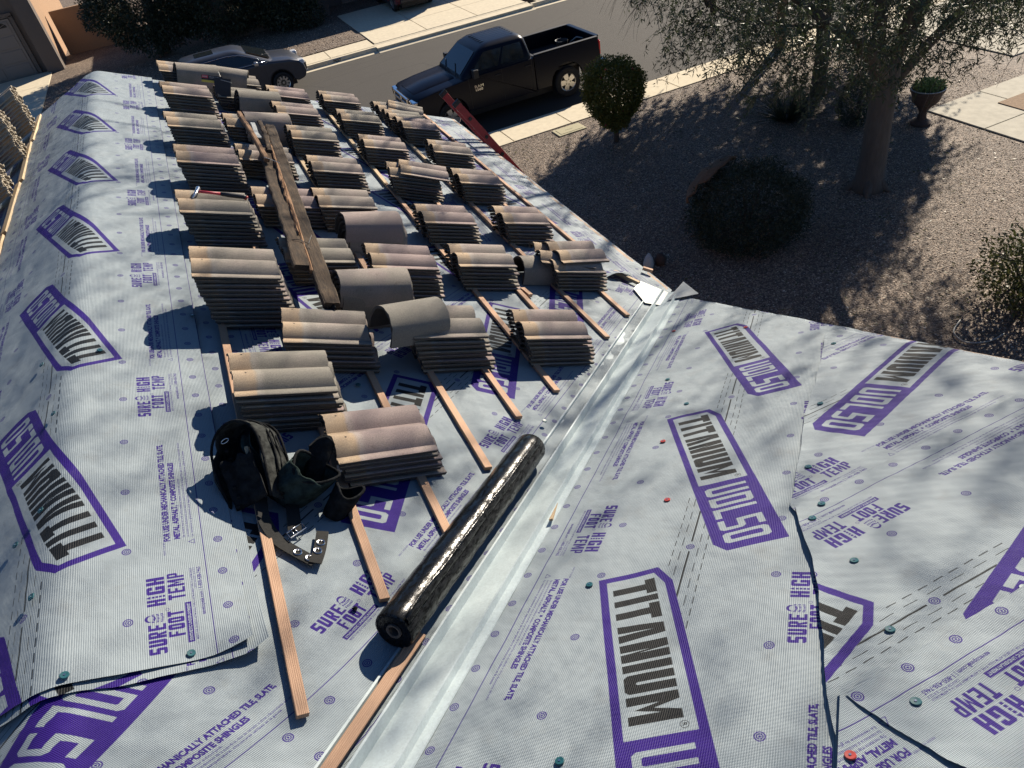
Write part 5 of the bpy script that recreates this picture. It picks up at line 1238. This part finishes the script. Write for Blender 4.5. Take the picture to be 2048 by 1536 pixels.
m = MB(); m.box((-1.83, 0, .80), (2.0, 1.76, .06)); m.box((-.85, 0, 1.05), (.06, 1.74, .56)); pv(m, 'bed_floor', 'black_plastic')
for i in range(9): m = MB(); m.box((-1.83, -.72+.18*i, .838), (1.9, .05, .018)); pv(m, 'bed_rib', 'black_plastic')
m = MB(); m.box((-2.84, 0, 1.0), (.09, 1.74, .72)); m.box((-2.84, 0, 1.365), (.13, 1.74, .03)); pv(m, 'tailgate', 'black_paint', 35, .02)
m = MB(); m.box((-2.98, 0, .60), (.22, 1.92, .22)); pv(m, 'rear_bumper', 'chrome', 35, .04)
# cab
rings = [house_ring(-.80, 1.34, .955, 1.26), house_ring(-.79, 1.30, .945, 1.34), house_ring(-.70, .72, .80, 1.80, .14), house_ring(-.62, .52, .70, 1.895, .16), house_ring(-.45, .35, .52, 1.925, .18)]
m = MB(); m.loft(rings); pv(m, 'cab', 'black_paint', 45)
m = MB()
for i in range(6): m.box((-.02, -.40+.16*i, 1.922), (1.0, .035, .012))
pv(m, 'roof_rib', 'black_paint', 35, .004)
GF = lambda x, y, z: Vector((x, y, z))
Cw = [GF(1.30, .80, 1.345), GF(1.30, -.80, 1.345), GF(.725, -.655, 1.80), GF(.725, .655, 1.80)]
m = MB(); P4, _ = quadpanel(m, [Cw[1], Cw[0], Cw[3], Cw[2]], .02, .98, .02, .97, .012); pv(m, 'windshield', 'car_glass')
Cr = [GF(-.795, .80, 1.345), GF(-.795, -.80, 1.345), GF(-.705, -.66, 1.80), GF(-.705, .66, 1.80)]
m = MB(); quadpanel(m, Cr, .1, .9, .1, .9, .010); pv(m, 'rear_window', 'car_glass')
for s in (1, -1):
    Cs = [GF(1.18, s*.945, 1.34), GF(-.66, s*.945, 1.34), GF(-.58, s*.80, 1.80), GF(.60, s*.80, 1.80)]
    if s < 0: Cs = [Cs[1], Cs[0], Cs[3], Cs[2]]
    for nm, u0, u1 in (('front_window', .06, .50), ('rear_door_window', .54, .95)):
        if s < 0: u0, u1 = 1-u1, 1-u0
        m = MB(); quadpanel(m, Cs, u0, u1, .08, .93, .008); pv(m, 'window', 'car_glass')
    for x in (1.16, .18, -.72): m = MB(); m.box((x, s*.988, .88), (.012, .004, .80)); pv(m, 'door_gap', 'black_plastic')
    for x in (.30, -.60): m = MB(); m.box((x, s*.995, 1.16), (.16, .03, .03)); pv(m, 'door_handle', 'black_plastic', 35, .008)
    m = MB(); m.box((.98, s*1.10, 1.38), (.14, .20, .22)); m.box((1.0, s*.99, 1.36), (.05, .12, .04)); pv(m, 'mirror', 'black_plastic', 35, .03)
    m = MB(); m.box((2.70, s*.80, .95), (.20, .34, .20)); pv(m, 'headlight', 'lamp_clear', 35, .03)
    m = MB(); m.box((2.60, s*.945, .95), (.20, .07, .15)); pv(m, 'turn_signal', 'lamp_amber', 35, .02)
    m = MB(); m.box((2.71, s*.80, .95), (.18, .36, .235)); pv(m, 'headlight_frame', 'chrome', 35, .03)
m = MB(); m.box((2.80, 0, .93), (.05, 1.20, .30)); pv(m, 'grille', 'black_plastic', 35, .01)
m = MB(); m.box((2.83, 0, .93), (.04, .08, .30)); m.box((2.83, 0, .93), (.04, 1.16, .07)); m.box((2.83, 0, 1.085), (.05, 1.24, .05)); m.box((2.83, 0, .775), (.05, 1.24, .05)); m.box((2.83, .6, .93), (.05, .05, .34)); m.box((2.83, -.6, .93), (.05, .05, .34)); pv(m, 'grille_bar', 'chrome', 35, .012)
m = MB(); m.box((2.84, 0, .58), (.18, 1.90, .24)); pv(m, 'front_bumper', 'black_paint', 35, .05)
m = MB(); m.tube([(1.38, .62, 1.31), (1.24, .30, 1.42), (1.16, .10, 1.49)], .012, 5); m.tube([(1.40, -.10, 1.31), (1.26, -.42, 1.42), (1.18, -.60, 1.47)], .012, 5); pv(m, 'wiper', 'black_plastic', True)
m = MB(); m.box((.0, 0, .30), (4.6, 1.3, .25)); pv(m, 'chassis', 'black_plastic')
for x_ in (1.785, -1.785):
    m = MB(); m.box((x_, 0, .66), (1.06, 1.42, .62)); pv(m, 'wheel_well', 'black_plastic', 35, .03)
for s_y in (1, -1):
    m = MB(); m.box((-1.785, s_y*.80, .92), (1.04, .26, .10)); pv(m, 'wheel_tub', 'black_plastic', 35, .03)
for line, z, sz in (('RAM', .985, .085), ('1500', .905, .075)):
    V, Tt = text_tris(line, sz*1.2, .002, 1.3); m = MB(); wd_ = V[:, 0].max(); m.add([(1.56-p[0] if False else 1.02-p[0]+0, .992, z+p[1]) for p in V], [tuple(t) for t in Tt]); pv(m, 'badge', 'chrome', False, fix=False)
for sx in (1.785, -1.785):
    for s in (1, -1): wheel(PU, sx, s*.86, .405, .28, s, 5, None, .60)
# bucket and tools in the bed
BK = empty('bucket', (9.72, 19.95, .70)); tag(BK, 'dark bucket standing in the back corner of the pickup bed', 'bucket'); bpy.context.view_layer.update()
m = lathe([(.0, .0), (.14, .0), (.18, .34), (.19, .34), (.185, .36), (.165, .34), (.13, .03), (.0, .03)], 28); o = m.obj('shell', 'black_plastic', smooth=40); o.location = (9.72, 19.95, .70); under(o, BK)
m = MB(); m.tube([(9.72+.19*math.cos(PI*i/24+1.2), 19.95+.19*math.sin(PI*i/24+1.2), 1.06) for i in range(25)], .005, 6, False); under(m.obj('rim', 'pale_metal', smooth=True), BK)
m = MB(); m.tube([(9.90, 20.02, .72), (9.98, 19.92, .95), (10.08, 19.70, 1.10), (10.18, 19.50, 1.08)], .018, 7); m.tube([(9.93, 19.70, .72), (10.0, 19.72, 1.0)], .02, 7)
tag(m.obj('bent_pipe', 'pale_metal', smooth=True), 'pale bent metal tool beside the bucket in the pickup bed', 'tool')
m = MB(); m.tube([(8.55, 19.45, .73), (9.30, 20.25, .76)], .016, 7); m.tube([(9.30, 20.25, .76), (9.42, 20.38, .78)], [.03, .035], 7); tag(m.obj('shovel_handle', 'bark_grey', smooth=True), 'long handled tool lying diagonally in the pickup bed', 'tool')

# car builder ---------------------------------------------------------
def car(root, paint, chromeline=True):
    P_ = lambda m, name, mat, smooth=35, bevel=0, **kw: m.obj(name, mat, root, smooth=smooth, bevel=bevel, **kw)
    prof_ = [(-2.22, .42)]+[(-1.85, .30)]+arc_under(-1.31, .36, .40)+[(-.85, .26), (.85, .26)]+arc_under(1.31, .36, .40)+[(1.85, .28), (2.18, .34), (2.28, .52), (2.26, .72), (2.12, .90), (1.75, 1.01), (1.10, 1.10), (.4, 1.12), (-1.2, 1.17), (-2.0, 1.16), (-2.24, 1.02), (-2.30, .70)]
    m = extrude_y(prof_, .905); P_(m, 'body', paint, 35, .06, seg=3)
    rings = [house_ring(-2.08, 1.22, .86, 1.10, .2), house_ring(-2.02, 1.10, .85, 1.16, .2), house_ring(-1.78, .42, .70, 1.50, .22), house_ring(-1.62, .22, .63, 1.60, .24), house_ring(-1.35, -.05, .45, 1.645, .25)]
    m = MB(); m.loft(rings); P_(m, 'cabin', paint, 45)
    for s in (1, -1):
        Cs = [Vector((.98, s*.855, 1.155)), Vector((-1.90, s*.855, 1.17)), Vector((-1.62, s*.70, 1.50)), Vector((.24, s*.70, 1.50))]
        if s < 0: Cs = [Cs[1], Cs[0], Cs[3], Cs[2]]
        for u0, u1 in ((.07, .37), (.39, .64), (.67, .90)):
            if s < 0: u0, u1 = 1-u1, 1-u0
            m = MB(); quadpanel(m, Cs, u0, u1, .08, .92, .012); P_(m, 'window', 'car_glass')
        if chromeline:
            m = MB(); m.tube([(1.02, s*.872, 1.14), (-.5, s*.875, 1.15), (-1.85, s*.872, 1.165)], .009, 5); m.tube([(1.0, s*.868, 1.15), (.55, s*.80, 1.36), (.22, s*.735, 1.50), (-.2, s*.70, 1.545), (-1.0, s*.70, 1.53), (-1.6, s*.72, 1.48)], .009, 5); P_(m, 'window_trim', 'chrome', True)
        m = MB(); m.box((.62, s*.99, 1.16), (.14, .20, .14)); P_(m, 'mirror', 'alloy', 35, .04)
        m = MB(); m.box((2.08, s*.72, .83), (.28, .30, .16)); P_(m, 'headlight', 'lamp_clear', 35, .05)
        m = MB(); m.box((-2.17, s*.76, .98), (.12, .22, .36)); P_(m, 'tail_light', 'lamp_red', 35, .04)
        for x in (.86, -.15, -1.1): m = MB(); m.box((x, s*.904, .72), (.01, .004, .72)); P_(m, 'door_gap', 'black_plastic')
        m = MB(); m.box((0, s*.89, .30), (2.0, .05, .12)); P_(m, 'sill', 'black_plastic', 35, .02)
        for x in (.0, -.95): m = MB(); m.box((x, s*.915, .98), (.18, .03, .03)); P_(m, 'door_handle', paint, 35, .01)
    Cw = [Vector((1.16, -.74, 1.165)), Vector((1.16, .74, 1.165)), Vector((.44, .60, 1.50)), Vector((.44, -.60, 1.50))]
    m = MB(); quadpanel(m, Cw, .02, .98, .04, .97, .018); P_(m, 'windshield', 'car_glass')
    Cb = [Vector((-2.06, .70, 1.18)), Vector((-2.06, -.70, 1.18)), Vector((-1.79, -.56, 1.50)), Vector((-1.79, .56, 1.50))]
    m = MB(); quadpanel(m, Cb, .05, .95, .05, .95, .015); P_(m, 'rear_window', 'car_glass')
    m = MB(); m.box((-.85, 0, 1.648), (.62, .62, .015)); P_(m, 'sunroof', 'car_glass', 35, .006)
    m = MB(); m.box((2.25, 0, .62), (.08, 1.0, .22)); P_(m, 'grille', 'black_plastic', 35, .03)
    m = MB(); m.box((2.285, 0, .68), (.04, .95, .05)); m.box((2.24, .62, .52), (.05, .26, .03)); m.box((2.24, -.62, .52), (.05, .26, .03)); P_(m, 'grille_bar', 'chrome', 35, .015)
    m = MB(); m.box((-2.28, 0, .80), (.03, .52, .14)); P_(m, 'number_plate', 'white_paint', 35, .006)
    m = MB(); m.box((-2.26, 0, .48), (.10, 1.5, .16)); P_(m, 'rear_bumper', 'black_plastic', 35, .04)
    m = MB(); m.box((0, 0, .24), (3.6, 1.2, .2)); m.box((1.31, 0, .5), (.84, 1.3, .5)); m.box((-1.31, 0, .5), (.84, 1.3, .5)); P_(m, 'chassis', 'black_plastic')
    m = MB(); m.tube([(1.22, .05, 1.15), (1.0, -.35, 1.25), (.92, -.52, 1.30)], .01, 5); m.tube([(1.20, .65, 1.15), (1.0, .30, 1.25)], .01, 5); P_(m, 'wiper', 'black_plastic', True)
    for sx in (1.31, -1.31):
        for s in (1, -1): wheel(root, sx, s*.79, .345, .23, s, 10, None, .66)
SU = empty('parked_suv', (1.08, 27.75, -.145)); tag(SU, 'dark grey compact SUV parked at the far kerb', 'SUV'); car(SU, 'suv_paint')
RC = empty('red_car', (9.35, 34.9, .03)); RC.rotation_euler = (0, 0, PI/2); tag(RC, 'dark red car in the shaded driveway across the street', 'car'); car(RC, 'red_paint', False)

# ------------------------------------------------------------------ houses across the street
def opening(root, name, frame_mat, x0, x1, z0, z1, y, panels=None):
    m = MB()
    for (a_, b_, c_, d_) in ((x0-.12, x1+.12, z1, z1+.14), (x0-.12, x0, z0, z1), (x1, x1+.12, z0, z1)): m.box(((a_+b_)/2, y-.03, (c_+d_)/2), (b_-a_, .10, d_-c_))
    m.obj(name, frame_mat, root, bevel=.01)
H1 = empty('garage_house', (-12, 40, 0)); tag(H1, 'tan stucco house with shaded garage at the upper left across the street', 'house'); bpy.context.view_layer.update()
m = MB(); m.box((-13.2, 45.05, 2.0), (15.2, 10, 4.0)); under(m.obj('wall', 'stucco', bevel=.02), H1)
m = MB(); m.box((-13.4, 40.03, 2.0), (14.6, .06, 3.96)); under(m.obj('front_wall_shaded', 'stucco_shaded'), H1)  # dark facing over the stucco wall, its colour carries the front's shade
m = MB(); m.prism([(-6.2, 0), (-5.52, 0), (-5.56, 3.3), (-6.2, 3.6)], 39.35, 40.0, Matrix.Rotation(PI/2, 4, 'X') @ Matrix.Scale(-1, 4, (0, 0, 1))); under(m.obj('pilaster', 'stucco_shaded'), H1)  # darkened stucco here too, for the pilaster's shaded face
D1 = MB(); D1.box((-9.0, 39.95, 1.15), (4.6, .08, 2.3)); dr = D1.obj('garage_door', 'door_beige'); under(dr, H1)
for j in range(4):
    for i in range(4): m = MB(); m.box((-10.7+1.13*i, 39.90, .30+.56*j), (1.0, .03, .46)); c_ = m.obj('door_panel', 'door_beige', bevel=.01); under(c_, dr)
for i in range(4):
    m = MB(); n = 9; P = [(-10.7+1.13*i+.42*math.cos(PI*t/n), 2.0+.24*math.sin(PI*t/n)) for t in range(n+1)]; m.add([(p[0], 39.872, p[1]) for p in P]+[(p[0], 39.90, p[1]) for p in P], [tuple(range(n+1))]+[(q, q+1, n+2+q, n+1+q) for q in range(n)]); c_ = m.obj('door_window', 'car_glass'); under(c_, dr)
    m = MB()
    for t in (30, 60, 90, 120, 150): m.tube([(-10.7+1.13*i, 39.86, 2.0), (-10.7+1.13*i+.41*math.cos(R(t)), 39.86, 2.0+.23*math.sin(R(t)))], .010, 4)
    c_ = m.obj('muntin', 'door_beige'); under(c_, dr)
m = MB(); m.box((-9.0, 39.93, 2.42), (5.0, .12, .16)); m.box((-11.42, 39.93, 1.2), (.16, .12, 2.4)); m.box((-6.58, 39.93, 1.2), (.16, .12, 2.4)); under(m.obj('door_frame', 'stucco_shaded', bevel=.01), H1)
m = MB(); m.add([(-21.2, 39.3, 3.95), (-5.1, 39.3, 3.95), (-5.1, 50.6, 3.95), (-21.2, 50.6, 3.95), (-17, 45, 6.1), (-9.5, 45, 6.1)], [(0, 1, 5, 4), (1, 2, 5), (2, 3, 4, 5), (3, 0, 4), (0, 3, 2, 1)]); under(m.obj('roof', 'fascia'), H1)
m = MB(); m.box((-3.7, 42.3, .95), (3.4, .18, 1.9)); o = m.obj('block_wall', 'stucco'); tag(o, 'orange tan block wall joining the garage house, upper left', 'wall')
H2 = empty('ranch_house', (3.5, 36.6, 0)); tag(H2, 'low house in shadow directly across the street, left of the driveway', 'house'); bpy.context.view_layer.update()
m = MB(); m.box((3.8, 41.6, 1.7), (5.0, 10, 3.4)); m.box((12.5, 43.0, 1.7), (12.5, 10, 3.4)); under(m.obj('wall', 'stucco_shaded'), H2)
for (x, z) in ((2.6, 1.6), (5.0, 1.6)):
    m = MB(); m.box((x, 36.58, z), (1.3, .06, 1.2)); w_o = m.obj('window', 'car_glass'); under(w_o, H2)
    m = MB()
    for a_, b_, c2, d2 in ((x-.7, x+.7, z+.6, z+.68), (x-.7, x+.7, z-.68, z-.6), (x-.72, x-.65, z-.68, z+.68), (x+.65, x+.72, z-.68, z+.68), (x-.03, x+.03, z-.6, z+.6)): m.box(((a_+b_)/2, 36.55, (c2+d2)/2), (b_-a_, .08, d2-c2))
    f_ = m.obj('window_frame', 'door_beige'); under(f_, w_o)
m = MB(); m.box((9.6, 37.96, 1.15), (4.8, .08, 2.3)); gd = m.obj('garage_door', 'door_beige'); under(gd, H2)
for j in range(4):
    for i in range(4): m = MB(); m.box((7.85+1.17*i, 37.91, .30+.56*j), (1.04, .03, .46)); c_ = m.obj('door_panel', 'door_beige', bevel=.01); under(c_, gd)
m = MB(); m.add([(.9, 36.1, 3.4), (19.2, 36.1, 3.4), (19.2, 48.5, 3.4), (.9, 48.5, 3.4), (5, 42, 5.6), (15, 42, 5.6)], [(0, 1, 5, 4), (1, 2, 5), (2, 3, 4, 5), (3, 0, 4), (0, 3, 2, 1)]); under(m.obj('roof', 'fascia'), H2)
# dark tree and hedge in front of the houses
TD = empty('dark_tree', (-1.2, 37.8, 0)); tag(TD, 'dense nearly black broad tree at the upper left across the street', 'tree'); bpy.context.view_layer.update()
m = MB(); m.tube([(-1.2, 37.8, -.1), (-1.1, 37.8, 1.5), (-.9, 37.9, 3)], [.3, .24, .2], 12); td = []
for d in ((-.7, -.3, .6), (.8, -.2, .6), (.1, .3, 1)): branch(m, (-1, 37.85, 2.4), d, 2.2, .14, 1, rg_, td)
under(m.obj('trunk', 'bark_grey', smooth=True), TD)
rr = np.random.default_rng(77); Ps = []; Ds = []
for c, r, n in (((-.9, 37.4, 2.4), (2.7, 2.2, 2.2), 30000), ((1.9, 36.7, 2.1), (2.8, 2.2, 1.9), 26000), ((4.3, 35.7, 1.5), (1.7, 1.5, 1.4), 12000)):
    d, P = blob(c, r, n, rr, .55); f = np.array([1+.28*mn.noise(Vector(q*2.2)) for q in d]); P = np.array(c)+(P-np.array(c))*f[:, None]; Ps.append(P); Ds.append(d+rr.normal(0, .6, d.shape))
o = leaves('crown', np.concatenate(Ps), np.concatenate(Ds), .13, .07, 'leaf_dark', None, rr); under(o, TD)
shrub('hedge_bush', (5.0, 34.9, .5), (.8, .7, .6), 2500, .09, .05, 'leaf_dark', 'dark bush at the corner of the far driveway', None, 0, .5, cat='bush', seed=31)
# far kerb planting continues out of view: plain wall closing the right side
m = MB(); m.box((27, 41, 2.2), (12, 8, 4.4)); o = m.obj('far_house', 'stucco'); tag(o, 'tan house beyond the street behind the tree crowns at top right', 'house')
print('TILES', TILES, 'objects', len(bpy.data.objects))

# lifted fold of the eave strip near the valley foot
def fpF(u, v):
    a = 2.46+.30*u; y = 4.30+.24*v*(1-.5*u)
    return PA(a, y, .034+.05*math.sin(PI*min(1, u*1.1))*(1-v)**1.5+.004*math.sin(u*9+v*7))
sheet('underlayment_sheet', 14, 16, fpF, lambda u, v: (u*.3, .30+v*.2), 'small lifted grey membrane fold beside the wood splinter near the valley foot')

# dry leaves blown over the gravel
n_ = 2600; X_ = RNG.uniform(5, 17, n_); Y_ = RNG.uniform(5, 16.4, n_); ok_ = ~((X_ > 14.3) & (Y_ < 11.3)); X_, Y_ = X_[ok_], Y_[ok_]
P_ = np.stack([X_, Y_, np.full(len(X_), .022)], 1); D_ = RNG.normal(size=(len(X_), 3)); D_[:, 2] *= .15
o = leaves('leaf_litter', P_, D_, .07, .022, 'leaf_olive'); tag(o, 'scattered dry narrow leaves on the gravel under the trees', 'leaf litter', kind='stuff')
